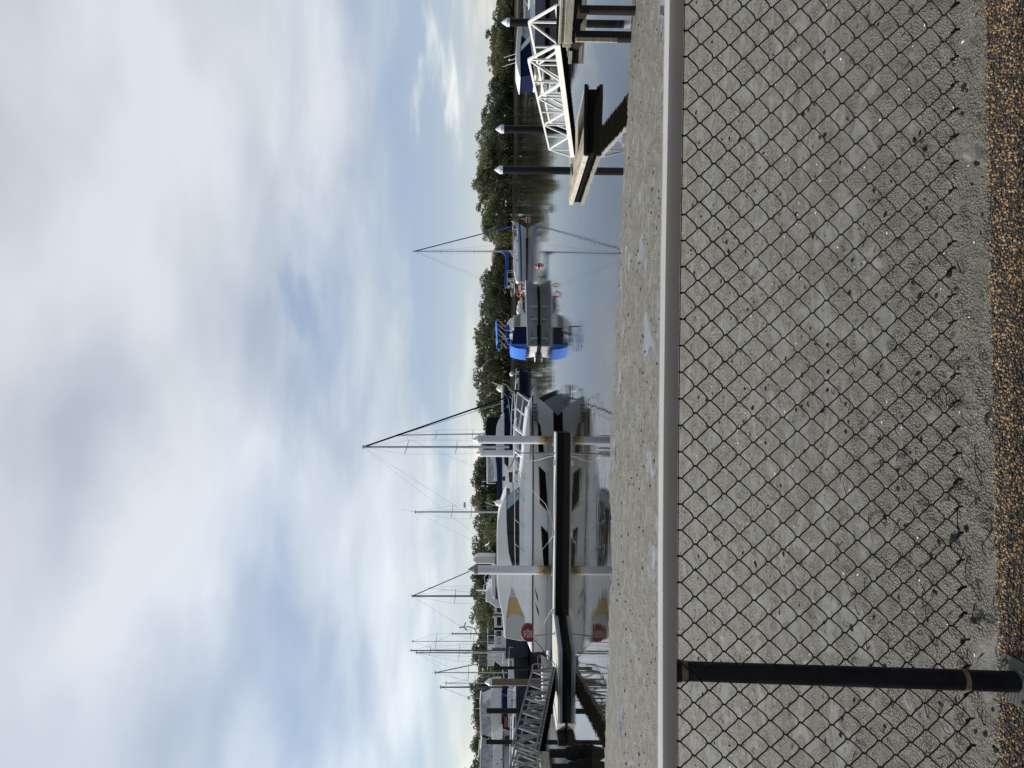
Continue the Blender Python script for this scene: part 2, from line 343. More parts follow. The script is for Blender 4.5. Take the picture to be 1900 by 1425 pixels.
# ------------------------------------------------------------------ building helpers
WM = {}                                    # world matrix of every Empty, so parts can be given in world coordinates
class MB:
    def __init__(s): s.v = []; s.f = []; s.mi = []
    def add(s, vs, fs, mi=0):
        o = len(s.v); s.v += [Vector(p) for p in vs]; s.f += [tuple(i + o for i in f) for f in fs]; s.mi += [mi] * len(fs); return s
    def box(s, a, b, mi=0):
        x0, y0, z0 = a; x1, y1, z1 = b
        return s.add([(x0, y0, z0), (x1, y0, z0), (x1, y1, z0), (x0, y1, z0), (x0, y0, z1), (x1, y0, z1), (x1, y1, z1), (x0, y1, z1)],
                     [(3, 2, 1, 0), (4, 5, 6, 7), (0, 1, 5, 4), (1, 2, 6, 5), (2, 3, 7, 6), (3, 0, 4, 7)], mi)
    def prism(s, pts, d, mi=0):
        """closed polygon pts (Vectors) extruded by vector d"""
        n = len(pts); d = Vector(d)
        return s.add(list(pts) + [p + d for p in pts], [tuple(range(n))[::-1], tuple(range(n, 2 * n))] + [(i, (i + 1) % n, n + (i + 1) % n, n + i) for i in range(n)], mi)
    def tube(s, pts, r, n=7, mi=0, r2=None, closed=False):
        pts = [Vector(p) for p in pts]; k = len(pts); vs = []; fs = []
        up = Vector((0.13, 0.21, 0.97)); prev = None
        for i, p in enumerate(pts):
            if closed: t = pts[(i + 1) % k] - pts[i - 1]
            else: t = pts[min(i + 1, k - 1)] - pts[max(i - 1, 0)]
            t.normalize()
            a = (prev - t * prev.dot(t)) if prev else t.cross(up)
            if a.length < 1e-4: a = t.cross(Vector((1, 0, 0)))
            a.normalize(); prev = a; b = t.cross(a)
            rr = r if r2 is None else r + (r2 - r) * i / max(1, k - 1)
            for j in range(n):
                an = 2 * math.pi * j / n
                vs.append(p + a * math.cos(an) * rr + b * math.sin(an) * rr)
        for i in range(k if closed else k - 1):
            i2 = (i + 1) % k
            for j in range(n): fs.append((i * n + j, i * n + (j + 1) % n, i2 * n + (j + 1) % n, i2 * n + j))
        if not closed: fs.append(tuple(range(n))[::-1]); fs.append(tuple(range((k - 1) * n, k * n)))
        return s.add(vs, fs, mi)
    def beam(s, p, q, w, h, mi=0, up=(0, 0, 1)):
        p = Vector(p); q = Vector(q); t = (q - p).normalized(); u = Vector(up); a = t.cross(u)
        if a.length < 1e-3: a = t.cross(Vector((0, 1, 0)))
        a.normalize(); b = a.cross(t).normalized(); vs = []
        for c in (p, q):
            for (i, j) in ((-1, -1), (1, -1), (1, 1), (-1, 1)): vs.append(c + a * i * w / 2 + b * j * h / 2)
        return s.add(vs, [(3, 2, 1, 0), (4, 5, 6, 7), (0, 1, 5, 4), (1, 2, 6, 5), (2, 3, 7, 6), (3, 0, 4, 7)], mi)
    def lathe(s, c, prof, n=16, mi=0):
        c = Vector(c); vs = []; fs = []; k = len(prof)
        for (r, z) in prof:
            for j in range(n):
                a = 2 * math.pi * j / n; vs.append(c + Vector((r * math.cos(a), r * math.sin(a), z)))
        for i in range(k - 1):
            for j in range(n): fs.append((i * n + j, i * n + (j + 1) % n, (i + 1) * n + (j + 1) % n, (i + 1) * n + j))
        fs.append(tuple(range(n))[::-1]); fs.append(tuple(range((k - 1) * n, k * n)))
        return s.add(vs, fs, mi)
    def ball(s, c, r, n=12, k=8, mi=0):
        if not isinstance(r, (tuple, list)): r = (r, r, r)
        vs = []; fs = []; c = Vector(c)
        for i in range(k + 1):
            t = math.pi * i / k
            for j in range(n):
                a = 2 * math.pi * j / n
                vs.append(c + Vector((r[0] * max(.02, math.sin(t)) * math.cos(a), r[1] * max(.02, math.sin(t)) * math.sin(a), -r[2] * math.cos(t))))
        for i in range(k):
            for j in range(n): fs.append((i * n + j, i * n + (j + 1) % n, (i + 1) * n + (j + 1) % n, (i + 1) * n + j))
        return s.add(vs, fs, mi)
    def build(s, name, mats, parent=None, bevel=0.0, smooth=40, seg=2, **props):
        me = bpy.data.meshes.new(name)
        inv = WM[parent.name].inverted() if parent is not None and parent.name in WM else (Matrix.Translation(-parent.location) if parent is not None else None)
        vs = [inv @ p for p in s.v] if inv else s.v
        me.from_pydata([tuple(p) for p in vs], [], s.f)
        if not isinstance(mats, (list, tuple)): mats = [mats]
        for k in mats: me.materials.append(M[k] if isinstance(k, str) else k)
        me.polygons.foreach_set('material_index', s.mi)
        bm = bmesh.new(); bm.from_mesh(me); bmesh.ops.recalc_face_normals(bm, faces=bm.faces); bm.to_mesh(me); bm.free()
        if smooth: me.shade_smooth(); me.set_sharp_from_angle(angle=R(smooth))
        o = bpy.data.objects.new(name, me); col.objects.link(o)
        if parent is not None: o.parent = parent
        if parent is not None: WM[o.name] = WM.get(parent.name, Matrix.Identity(4)) if parent.name in WM else Matrix.Translation(parent.location)
        if bevel > 0:
            b = o.modifiers.new('bevel', 'BEVEL'); b.width = bevel; b.segments = seg; b.limit_method = 'ANGLE'; b.angle_limit = R(35)
        for k, x in props.items(): o[k] = x
        return o
def tag(o, label=None, cat=None, group=None, kind=None):
    if label: o['label'] = label
    if cat: o['category'] = cat
    if group: o['group'] = group
    if kind: o['kind'] = kind
    return o
def thing(name, loc, label, cat, group=None, rz=0.0):
    o = bpy.data.objects.new(name, None); col.objects.link(o); o.empty_display_size = 0.3
    o.location = loc; o.rotation_euler = (0, 0, rz)
    WM[o.name] = Matrix.Translation(Vector(loc)) @ Matrix.Rotation(rz, 4, 'Z')
    return tag(o, label, cat, group)
def text(name, body, size, M4, mat_, parent, extrude=0.004, shear=0.0, align='CENTER'):
    cu = bpy.data.curves.new(name, 'FONT'); cu.body = body; cu.size = size; cu.extrude = extrude; cu.shear = shear
    cu.align_x = align; cu.align_y = 'CENTER'; cu.materials.append(M[mat_]); cu.space_line = 0.85
    o = bpy.data.objects.new(name, cu); col.objects.link(o); o.parent = parent
    o.matrix_local = WM[parent.name].inverted() @ M4
    bpy.context.view_layer.update()
    me = bpy.data.meshes.new_from_object(o.evaluated_get(bpy.context.evaluated_depsgraph_get())); ml = o.matrix_local.copy()
    bpy.data.objects.remove(o); me.name = name
    o = bpy.data.objects.new(name, me); col.objects.link(o); o.parent = parent; o.matrix_local = ml
    return o
FACE = Matrix.Rotation(R(90), 4, 'X')         # text facing -Y

# ------------------------------------------------------------------ water, mud, path, far bank
edge_px = [(-250, 1186), (0, 1176), (150, 1170), (300, 1163), (400, 1157), (500, 1150), (620, 1143), (725, 1139), (885, 1134), (1065, 1131), (1245, 1128), (1425, 1121), (1650, 1112)]
edge_w = [WZ(y, v, 0.0) for (y, v) in edge_px]
ea = [math.atan2(p.x, p.y) for p in edge_w][::-1]; ed = [math.hypot(p.x, p.y) for p in edge_w][::-1]
ea = np.array(ea); ed = np.array(ed); oi = np.argsort(ea); ea = ea[oi]; ed = ed[oi]
NA, ND = 560, 420
angs = np.linspace(-0.86, 0.86, NA)
dd = 2.75 * (30.0 / 2.75) ** (np.linspace(0, 1, ND))
verts = []; wet = []
for d in dd:
    for a in angs:
        x = d * math.sin(a) if abs(a) < 2 else 0; y = d * math.cos(a)
        e = float(np.interp(a, ea, ed))
        wob = 0.9 * noise.noise(Vector((x * 0.35, y * 0.5, 3.3))) + 0.35 * noise.noise(Vector((x * 1.3, y * 1.3, 1.1)))
        z = (e - d) * 0.031 + wob * 0.02
        n1_ = noise.fractal(Vector((x * 0.5, y * 1.6, 0)), 0.8, 2.1, 4)
        wv = noise.noise(Vector((x * 0.9 + 5, y * 0.8, 7.7))) + 0.5 * noise.noise(Vector((x * 2.6, y * 2.4, 2.2))) + 0.2 * noise.noise(Vector((x * 7, y * 7, 6.2)))
        wt = min(1, max(0, (wv - (0.85 if d < 12 else 0.42)) * 7))
        if d < 6.0: wt *= min(1, max(0.0, (d - 4.0) / 2.0))
        rough_ = noise.fractal(Vector((x * 6, y * 6, 4)), 0.9, 2.0, 4)
        lump = max(0, rough_) * (0.02 + 0.02 * max(0, min(1, (5.2 - d) / 1.5))) + noise.noise(Vector((x * 22, y * 22, 1))) * 0.004
        z += n1_ * 0.010 + lump * (1 - wt) - wt * 0.006
        verts.append((x, y, z)); wet.append(wt)
idx = np.arange(NA * ND).reshape(ND, NA)
faces = np.stack([idx[:-1, :-1], idx[:-1, 1:], idx[1:, 1:], idx[1:, :-1]], -1).reshape(-1, 4)
me = bpy.data.meshes.new('mud_flat'); me.from_pydata(verts, [], faces.tolist()); me.shade_smooth()
at = me.attributes.new('wet', 'FLOAT', 'POINT'); at.data.foreach_set('value', wet)
me.materials.append(M['mud']); mud = bpy.data.objects.new('mud_flat', me); col.objects.link(mud); tag(mud, kind='structure')
mudbvh = BVHTree.FromPolygons([Vector(v) for v in verts], faces.tolist())
def mud_z(x, y):
    h = mudbvh.ray_cast(Vector((x, y, 5)), Vector((0, 0, -1)))
    return h[0].z if h[0] else 0.0

mb = MB(); mb.add([(-900, 6, 0), (900, 6, 0), (900, 232, 0), (-900, 232, 0)], [(0, 1, 2, 3)])
tag(mb.build('water', 'water', smooth=0), kind='structure')
mb = MB(); mb.add([(-900, -40, -1.2), (900, -40, -1.2), (900, 300, -1.2), (-900, 300, -1.2)], [(0, 1, 2, 3)])
tag(mb.build('river_bed', 'bankmud', smooth=0), kind='structure')

# far bank: uneven muddy shore then ground to the horizon
BANK = 226.0
mb = MB(); n = 160; rows = [(0, -0.3), (2.2, 0.12), (5, 0.5), (9, 0.75), (60, 1.0), (900, 1.0)]
vs = []; fs = []
for i in range(n + 1):
    x = -420 + 840 * i / n
    for k, (dy, z) in enumerate(rows):
        vs.append((x, BANK + dy + (noise.noise(Vector((x * 0.04, k, 0))) * 4 if k < 4 else 0), z + (noise.noise(Vector((x * 0.3, k * 3, 1))) * 0.15 if 0 < k < 4 else 0)))
K = len(rows)
for i in range(n):
    for k in range(K - 1): fs.append((i * K + k, (i + 1) * K + k, (i + 1) * K + k + 1, i * K + k + 1))
mb.add(vs, fs); mb.mi = [0 if (j % (K - 1)) < 3 else 1 for j in range(len(fs))]
tag(mb.build('far_bank', ['bankmud', 'soil']), kind='structure')

# path: slab with exposed aggregate, edge slightly askew to the rail
PZ = 1.40
eR = WZ(0, 1827, PZ); eL = WZ(1425, 1854, PZ)
def edgeY(x): return eL.y + (eR.y - eL.y) * (x - eL.x) / (eR.x - eL.x)
vs = []; n = 120
mb = MB()
for i in range(n + 1):
    x = -4.0 + 8.0 * i / n; e = edgeY(x) + 0.008 * noise.noise(Vector((x * 6, 0, 0)))
    vs += [(x, -6, PZ), (x, e - 0.01, PZ), (x, e, PZ - 0.012), (x, e + 0.01, 0.2), (x, -6, 0.2)]
fs = []
for i in range(n):
    for k in range(4): fs.append((i * 5 + k, (i + 1) * 5 + k, (i + 1) * 5 + k + 1, i * 5 + k + 1))
mb.add(vs, fs); tag(mb.build('path', 'pathbase'), kind='structure')

# pebbles set in the path surface
base = bmesh.new(); bmesh.ops.create_icosphere(base, subdivisions=1, radius=1); bv = np.array([v.co[:] for v in base.verts]); bf = np.array([[v.index for v in f.verts] for f in base.faces]); base.free()
rg = np.random.default_rng(5); V_, F_, T_ = [], [], []; off = 0
cell = 0.0075; y0, y1 = 1.98, 2.40
for ix in range(int(3.4 / cell)):
    for iy in range(int((y1 - y0) / cell)):
        if rg.random() < 0.16: continue
        x = -1.7 + (ix + rg.random() * 0.9) * cell; y = y0 + (iy + rg.random() * 0.9) * cell
        if y > edgeY(x) + rg.normal() * 0.003 - 0.002: continue
        s = cell * rg.uniform(0.42, 0.85)
        sc3 = np.array([s * rg.uniform(0.7, 1.35), s * rg.uniform(0.7, 1.2), s * rg.uniform(0.4, 0.75)])
        a = rg.uniform(0, 3.14); ca, sa = math.cos(a), math.sin(a)
        q = bv * (1 + rg.normal(0, 0.12, bv.shape)) * sc3
        q = np.stack([q[:, 0] * ca - q[:, 1] * sa, q[:, 0] * sa + q[:, 1] * ca, q[:, 2]], 1) + np.array([x, y, PZ + rg.uniform(-0.002, 0.0025)])
        V_.append(q); F_.append(bf + off); off += len(bv); T_ += [rg.random()] * len(bv)
V_ = np.concatenate(V_); F_ = np.concatenate(F_)
me = bpy.data.meshes.new('pebbles'); me.from_pydata(V_.tolist(), [], F_.tolist()); me.shade_smooth()
a_ = me.attributes.new('tone', 'FLOAT', 'POINT'); a_.data.foreach_set('value', np.array(T_, dtype=np.float32))
me.materials.append(M['stone']); o = bpy.data.objects.new('pebbles', me); col.objects.link(o)
tag(o, 'orange and black pebbles set along the edge of the path', 'pebbles', kind='stuff')

# fallen leaves and dead root strands on the mud
def scatter_leaves():
    mb = MB()
    for i in range(230):
        d = 4.3 + 13 * rnd.random() ** 1.5; a = rnd.uniform(-0.72, 0.62)
        x, y = d * math.sin(a), d * math.cos(a); z = mud_z(x, y) + 0.004
        L = rnd.uniform(0.014, 0.036); wd = L * rnd.uniform(0.12, 0.24); an = rnd.uniform(0, 6.28)
        ax = Vector((math.cos(an), math.sin(an), rnd.uniform(-0.1, 0.35))); b = Vector((-math.sin(an), math.cos(an), rnd.uniform(-.3, .3)))
        c = Vector((x, y, z + 0.004)); up = Vector((0, 0, 0.006))
        ring = [c - ax * L, c - ax * L * .4 + b * wd, c + ax * L * .4 + b * wd * .9, c + ax * L, c + ax * L * .4 - b * wd * .9, c - ax * L * .4 - b * wd]
        mb.add(ring + [c + up, c - ax * L * 1.4], [(0, 1, 6), (1, 2, 6), (2, 3, 6), (3, 4, 6), (4, 5, 6), (5, 0, 6)])
    tag(mb.build('fallen_leaves', 'dryleaf'), 'small dark fallen mangrove leaves scattered over the grey mud', 'leaves', kind='stuff')
    mb = MB()
    for i in range(260):
        d = 3.6 + 1.9 * rnd.random() ** 1.5; a = rnd.uniform(-0.75, 0.05) if i % 5 else rnd.uniform(-.7, .6)
        x, y = d * math.sin(a), d * math.cos(a); an = rnd.uniform(0, 6.28); L = rnd.uniform(0.04, 0.16); cv = rnd.uniform(-9, 9)
        pts = []
        for k in range(6):
            pts.append(Vector((x, y, mud_z(x, y) + 0.004 + 0.012 * math.sin(k * .6)))); x += math.cos(an) * L / 5; y += math.sin(an) * L / 5; an += cv * L / 5
        mb.tube(pts, 0.0034, 5, r2=0.0014)
    tag(mb.build('root_strands', 'strand'), 'dark curled dead roots and weed strands on mud near the path', 'debris', kind='stuff')
scatter_leaves()
def scatter_bits():
    """small dark stones and pale broken shells lying on the flat"""
    for nm, mt, lab, cnt, sz in (('stones', 'oyster', 'small dark stones and lumps strewn over the mud flat', 700, (0.006, 0.022)), ('shell_bits', 'capwhite', 'tiny pale broken shells glinting on the mud flat', 420, (0.003, 0.009))):
        mb = MB()
        for i in range(cnt):
            d = 3.8 + 15.5 * rnd.random() ** 1.15; a = rnd.uniform(-0.62, 0.60)
            if rnd.random() < .5: a = a * 0.3 + rnd.choice((-.45, -.2, .1, .3)) + rnd.uniform(-.04, .04)
            x, y = d * math.sin(a), d * math.cos(a); s = rnd.uniform(*sz) * (0.8 + d / 16)
            c = Vector((x, y, mud_z(x, y) + s * .1)); vs = []
            sx, sy, szz = s * rnd.uniform(.8, 1.6), s * rnd.uniform(.6, 1.2), s * rnd.uniform(.3, .7)
            an = rnd.uniform(0, 3)
            for (px, py, pz) in ((1, 0, 0), (0.3, 1, .1), (-.9, .5, 0), (-.7, -.7, .1), (.4, -1, 0), (0.1, 0, 1)):
                px *= sx * rnd.uniform(.8, 1.2); py *= sy; vs.append(c + Vector((px * math.cos(an) - py * math.sin(an), px * math.sin(an) + py * math.cos(an), pz * szz)))
            mb.add(vs, [(0, 1, 5), (1, 2, 5), (2, 3, 5), (3, 4, 5), (4, 0, 5), (4, 3, 2, 1, 0)])
        tag(mb.build(nm, mt, smooth=0), lab, nm.replace('_', ' '), kind='stuff')
scatter_bits()

# ------------------------------------------------------------------ chain link fence with handrail
def fence():
    t = thing('chain_link_fence', (0, 2.3, PZ), 'black chain link fence with pale grey flat-topped handrail beside the pebble path', 'fence')
    # handrail: rounded flat profile following the photographed line
    pts = [(-900, 1246), (0, 1242.5), (495, 1234.5), (800, 1231), (1050, 1229.5), (1425, 1229.5), (2300, 1230)]
    prof = []; wq, hq, rr = 0.040, 0.0235, 0.0025
    for (cx, cz, a0) in ((1, 1, 0), (-1, 1, 90), (-1, -1, 180), (1, -1, 270)):
        for k in range(4):
            a = R(a0 + k * 30); prof.append((cx * (wq - rr) + rr * math.cos(a), cz * (hq - rr) + rr * math.sin(a)))
    mb = MB(); n = len(prof); vs = []; line = []
    for i in range(60):
        yy = -900 + 3200 * i / 59
        v = np.interp(yy, [p[0] for p in pts], [p[1] for p in pts])
        p = W(yy, v, 2.285 - 0.04 * 0); line.append(p)
    for p in line:
        for (a, b) in prof: vs.append((p.x, 2.325 + a, p.z - 0.0235 + b + 0.0))
    fs = []
    for i in range(59):
        for j in range(n): fs.append((i * n + j, (i + 1) * n + j, (i + 1) * n + (j + 1) % n, i * n + (j + 1) % n))
    fs += [tuple(range(n)), tuple(range(59 * n, 60 * n))]
    mb.add(vs, fs); mb.build('handrail', 'rail', t)
    xs = np.array([p.x for p in line][::-1]) if line[0].x > line[-1].x else np.array([p.x for p in line])
    zs = np.array([p.z - 0.047 for p in line][::-1]) if line[0].x > line[-1].x else np.array([p.z - 0.047 for p in line])
    def zt(x): return float(np.interp(x, xs, zs))
    # post leaning a little outwards
    top = W(1244.5, 1262, 2.335); bot = WZ(1265, 1884, PZ + 0.012); top.z = zt(top.x) + 0.004
    mb = MB(); mb.tube([bot, bot.lerp(top, 0.5), top], 0.0315, 28); post = mb.build('post', 'post', t)
    d = (top - bot)
    for f, wd in ((0.962, 0.010), (0.14, 0.007)):
        c = bot + d * f; mb = MB(); dn = d.normalized()
        mb.tube([c - dn * wd, c + dn * wd], 0.0328, 28); mb.build('tie_band', 'brass', post)
    mb = MB(); mb.tube([top - d.normalized() * 0.028, top - d.normalized() * 0.0], 0.036, 20); mb.build('collar', 'post', post)
    mb = MB(); c = bot.copy(); c.z = PZ + 0.006
    ring = []
    for (ax, ay) in ((1, 1), (-1, 1), (-1, -1), (1, -1)):
        for k in range(4):
            a = R({(1, 1): 0, (-1, 1): 90, (-1, -1): 180, (1, -1): 270}[(ax, ay)] + k * 30)
            ring.append(c + Vector((ax * 0.050 + 0.02 * math.cos(a), ay * 0.045 + 0.02 * math.sin(a), 0)))
    mb.prism(ring, (0, 0, 0.007)); bp = mb.build('base_plate', 'galv', t, bevel=0.001)
    for (ax, ay) in ((1, 1), (-1, 1), (-1, -1), (1, -1)):
        mb = MB(); mb.lathe(c + Vector((ax * 0.047, ay * 0.043, 0.007)), [(0.009, 0), (0.009, 0.006), (0.005, 0.007), (0.005, 0.014), (0.002, 0.015)], 8); mb.build('bolt', 'galv', bp)
    # mesh: interlinked zigzag wires hung just on the path side of the post
    PX, PV, rw = 0.0853, 0.0925, 0.0025
    mb = MB(); shear = 0.044
    x0, x1 = -2.6, 2.6; ni = int((x1 - x0) / (PX / 2))
    rows = 19
    def bottom_wob(x): return 0.004 * math.sin(x * 3.1)
    for i in range(ni):
        pts = []; jit = rnd.uniform(-1, 1) * 0.0012
        for k in range(rows + 1):
            side = (i + k) % 2
            xn = x0 + (i + side) * PX / 2; zn = -0.012 - k * PV / 2
            xx = xn + shear * zn + 0.0035 * noise.noise(Vector((xn * 2.2, zn * 3, 0)))
            sag = 0.007 * noise.noise(Vector((xn * 1.3, zn * 2.2, 5))) + (max(0, xn * -1 + 0.4) * 0.042 - 0.012) * (-zn / 0.85) ** 1.3
            z = zt(xx) + zn * (1.0) - sag
            yb = 2.296 - 0.030 * (-zn / 0.85) + 0.006 * noise.noise(Vector((xn, zn, 9)))
            s = 1 if side else -1
            # hooked bend at each crossing
            pts.append((xx, z, yb, s))
        P3 = []
        for k, (xx, z, yb, s) in enumerate(pts):
            ov = 0.0016 * s
            dz = PV * 0.055
            zz = 1 if k % 2 else -1
            if k == 0: P3.append(Vector((xx, yb, z + 0.01)))
            P3.append(Vector((xx + ov * 0.2 - s * 0.0022, yb + 0.0028, z + dz)))
            P3.append(Vector((xx + ov, yb + 0.0002, z)))
            P3.append(Vector((xx + ov * 0.2 - s * 0.0022, yb - 0.0028, z - dz)))
            if k < rows:
                nx, nz, ny, ns = pts[k + 1]
                bow = 0.0032 if s > 0 else -0.0008
                for f, g_ in ((0.25, 0.72), (0.5, 1.0), (0.75, 0.72)):
                    P3.append(Vector((xx + (nx - xx) * f + bow * 0.6 * g_, (yb + ny) / 2, z + (nz - z) * f - abs(bow) * 0.6 * g_)))
        # knuckled tail at the bottom
        P3 = P3[:-1]
        lx = P3[-1]
        fl = rnd.uniform(0.6, 1.5); P3.append(lx + Vector((0.001, 0.001, -0.007 * fl))); P3.append(lx + Vector((rnd.uniform(-.006, .004), 0.004, 0.004))); P3.append(lx + Vector((rnd.uniform(-.016, -.008), 0.004, 0.020)))
        mb.tube(P3, rw, 6)
    mb.build('wire_mesh', 'pvc', t, smooth=80)
    mb = MB(); mb.tube([Vector((x0, 2.30, zt(x0) - 0.006))] + [Vector((x, 2.30, zt(x) - 0.006)) for x in np.linspace(-2.5, 2.5, 30)], 0.0017, 6); mb.build('tension_wire', 'pvc', t)
fence()

# ------------------------------------------------------------------ trees on the far bank
def tree_mesh(seed, H, CW, lean=0.0, sparse=0.0, cs=0.0):
    r = random.Random(seed); g = np.random.default_rng(seed)
    tr = MB(); blobs = []
    base = Vector((0, 0, -0.4)); nst = r.randint(2, 4)
    for s in range(nst):
        a = 6.28 * s / nst + r.random(); b0 = base + Vector((math.cos(a) * .4, math.sin(a) * .4, 0))
        tip = Vector((math.cos(a) * CW * 0.22 + lean, math.sin(a) * CW * 0.2, H * r.uniform(0.45, 0.6)))
        mid = b0.lerp(tip, 0.5) + Vector((r.uniform(-.5, .5), r.uniform(-.5, .5), 0))
        tr.tube([b0, mid, tip], 0.22 * H / 9, 6, r2=0.10)
        for l in range(r.randint(4, 6)):
            an = r.uniform(0, 6.28); rad = CW * 0.5 * r.uniform(0.45, 1.0) * (0.95 if l else 0.5)
            hh = H * r.uniform(0.36, 0.93)
            k = max(0.35, 1 - ((hh / H - 0.5) / 0.62) ** 2); rad *= k
            e = Vector((math.cos(an) * rad + lean * hh / H, math.sin(an) * rad * 0.8, hh))
            st = b0.lerp(tip, r.uniform(0.45, 1.0))
            tr.tube([st, st.lerp(e, 0.55) + Vector((0, 0, r.uniform(-.3, .6))), e], 0.10, 5, r2=0.03)
            blobs.append((e, CW * r.uniform(0.07, 0.16)))
    for q in range(int(CW * 1.3)):
        an = r.uniform(0, 6.28); hh = H * r.uniform(0.2, 0.8); k = max(0.35, 1 - ((hh / H - 0.45) / 0.62) ** 2)
        rad = CW * 0.5 * k * r.uniform(0.5, 0.95)
        blobs.append((Vector((math.cos(an) * rad + lean * hh / H, math.sin(an) * rad * 0.8, hh)), CW * r.uniform(0.07, 0.15)))
    for q in range(9):
        an = r.uniform(0, 6.28); rad = CW * r.uniform(0.05, 0.36); hh = H * (r.uniform(0.86, 1.0) - 0.25 * (rad / CW / .36) ** 2)
        blobs.append((Vector((math.cos(an) * rad + lean, math.sin(an) * rad, hh)), CW * r.uniform(0.035, 0.07)))
    vs = []; per = int(230 * (1 - sparse))
    for (c, rad) in blobs:
        nn = int(per * (rad / (CW * 0.14)) ** 1.5)
        d = g.normal(size=(nn, 3)); d /= np.linalg.norm(d, axis=1)[:, None]
        rr = rad * (0.35 + 0.75 * g.random(nn) ** 0.5)
        p = np.array(c) + d * rr[:, None] * np.array([1.2, 1.1, 0.72]) + g.normal(0, 0.12, (nn, 3))
        a = g.normal(size=(nn, 3)); a /= np.linalg.norm(a, axis=1)[:, None]
        b = np.cross(a, g.normal(size=(nn, 3))); b /= np.linalg.norm(b, axis=1)[:, None]
        s = g.uniform(0.12, 0.30, nn)[:, None]
        vs.append(np.stack([p - a * s, p + b * s * .6, p + a * s, p - b * s * .6], 1).reshape(-1, 3))
    vs = np.concatenate(vs); vs = vs[: len(vs)]
    # lift anything under the ground
    vs[:, 2] = np.maximum(vs[:, 2], 0.3)
    fs = np.arange(len(vs)).reshape(-1, 4)
    me = bpy.data.meshes.new('crown'); me.from_pydata(vs.tolist(), [], fs.tolist()); me.materials.append(M['leaf'])
    trm = bpy.data.meshes.new('trunk'); trm.from_pydata([tuple(v) for v in tr.v], [], tr.f); trm.materials.append(M['bark']); trm.shade_smooth()
    return me, trm, H
variants = [tree_mesh(11, 9.5, 10), tree_mesh(22, 10.5, 9, 0.6), tree_mesh(33, 8.5, 11, -0.5, 0.15), tree_mesh(44, 10, 8, 0, 0.3), tree_mesh(55, 9, 12, 0.4), tree_mesh(66, 11, 9, -0.6, 0.35), tree_mesh(77, 8, 9, 0.2)]
prof_y = [-260, -200, -120, -60, 0, 30, 60, 100, 150, 190, 215, 245, 300, 350, 385, 420, 450, 480, 515, 560, 600, 645, 680, 705, 740, 780, 805, 825, 860, 900, 950, 1000, 1050, 1090, 1130, 1165, 1200, 1250, 1290, 1315, 1345, 1380, 1425, 1480, 1560, 1640, 1720]
prof_v = [905, 895, 900, 905, 914, 912, 903, 900, 903, 910, 886, 882, 884, 876, 884, 888, 903, 910, 893, 890, 880, 874, 888, 877, 876, 886, 900, 908, 874, 873, 878, 873, 876, 872, 864, 882, 876, 874, 866, 868, 882, 874, 860, 866, 874, 868, 872]
ordn = 'first second third fourth fifth sixth seventh eighth ninth tenth eleventh twelfth thirteenth fourteenth fifteenth sixteenth seventeenth eighteenth nineteenth twentieth'.split()
tens = {2: 'twenty', 3: 'thirty', 4: 'forty'}
def ordw(k):
    if k <= 20: return ordn[k - 1]
    if k % 10 == 0: return tens[k // 10][:-1] + 'ieth'
    return tens[k // 10] + '-' + ordn[k % 10 - 1]
tr_r = random.Random(3)
yy = -215; k = 0
shapes = ['broad dense', 'tall narrow', 'low spreading', 'ragged open', 'wide rounded', 'thin-topped', 'small bushy']
while yy < 1680:
    vt = float(np.interp(yy, prof_y, prof_v)) + tr_r.uniform(-2, 4)
    D = BANK + 7 + tr_r.uniform(-2, 3)
    top = W(yy, vt, D); vi = tr_r.randrange(7); cme, tme, H0 = variants[vi]
    hgt = top.z - 0.5; s = hgt / (H0 * 0.99)
    k += 1; big = 'mangrove tree'
    o = thing('mangrove_tree', (top.x, D, 0.5), f'{shapes[vi]} {big} on far bank, {ordw(k)} counting from the white gangway side', 'tree', 'trees along the far bank')
    o.rotation_euler = (0, 0, tr_r.uniform(0, 6.28)); sx = s * tr_r.uniform(0.85, 1.15); o.scale = (sx, sx, s)
    for nm, mm in (('crown', cme), ('trunk', tme)):
        c = bpy.data.objects.new(nm, mm); col.objects.link(c); c.parent = o
    yy += tr_r.uniform(34, 52)
# the wood behind, one mass
vs = []; g = np.random.default_rng(9)
for i in range(150):
    ypx = -330 + 2100 * (i + g.random()) / 150; D = BANK + g.uniform(17, 26)
    vt = float(np.interp(ypx, prof_y, prof_v)) + g.uniform(5, 16); c = W(ypx, vt, D); H = c.z
    nn = 850; pz = 0.6 + (H - 0.6) * (1 - (g.random(nn) ** 0.8)); rad = 4.6 * np.sqrt(np.clip(1 - ((pz - H * .3) / (H * .72)) ** 2, .05, 1))
    an = g.uniform(0, 6.28, nn); rr = rad * g.random(nn) ** .4
    p = np.stack([c.x + np.cos(an) * rr, D + np.sin(an) * rr, pz], 1)
    a = g.normal(size=(nn, 3)); a /= np.linalg.norm(a, axis=1)[:, None]; b = np.cross(a, g.normal(size=(nn, 3))); b /= np.linalg.norm(b, axis=1)[:, None]
    s = g.uniform(0.28, 0.6, nn)[:, None]
    vs.append(np.stack([p - a * s, p + b * s * .6, p + a * s, p - b * s * .6], 1).reshape(-1, 3))
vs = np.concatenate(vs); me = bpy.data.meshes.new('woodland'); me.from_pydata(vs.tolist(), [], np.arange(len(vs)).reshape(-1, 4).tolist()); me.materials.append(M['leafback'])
o = bpy.data.objects.new('woodland', me); col.objects.link(o); tag(o, 'dark continuous mangrove wood filling in behind the bank trees', 'woodland', kind='stuff')

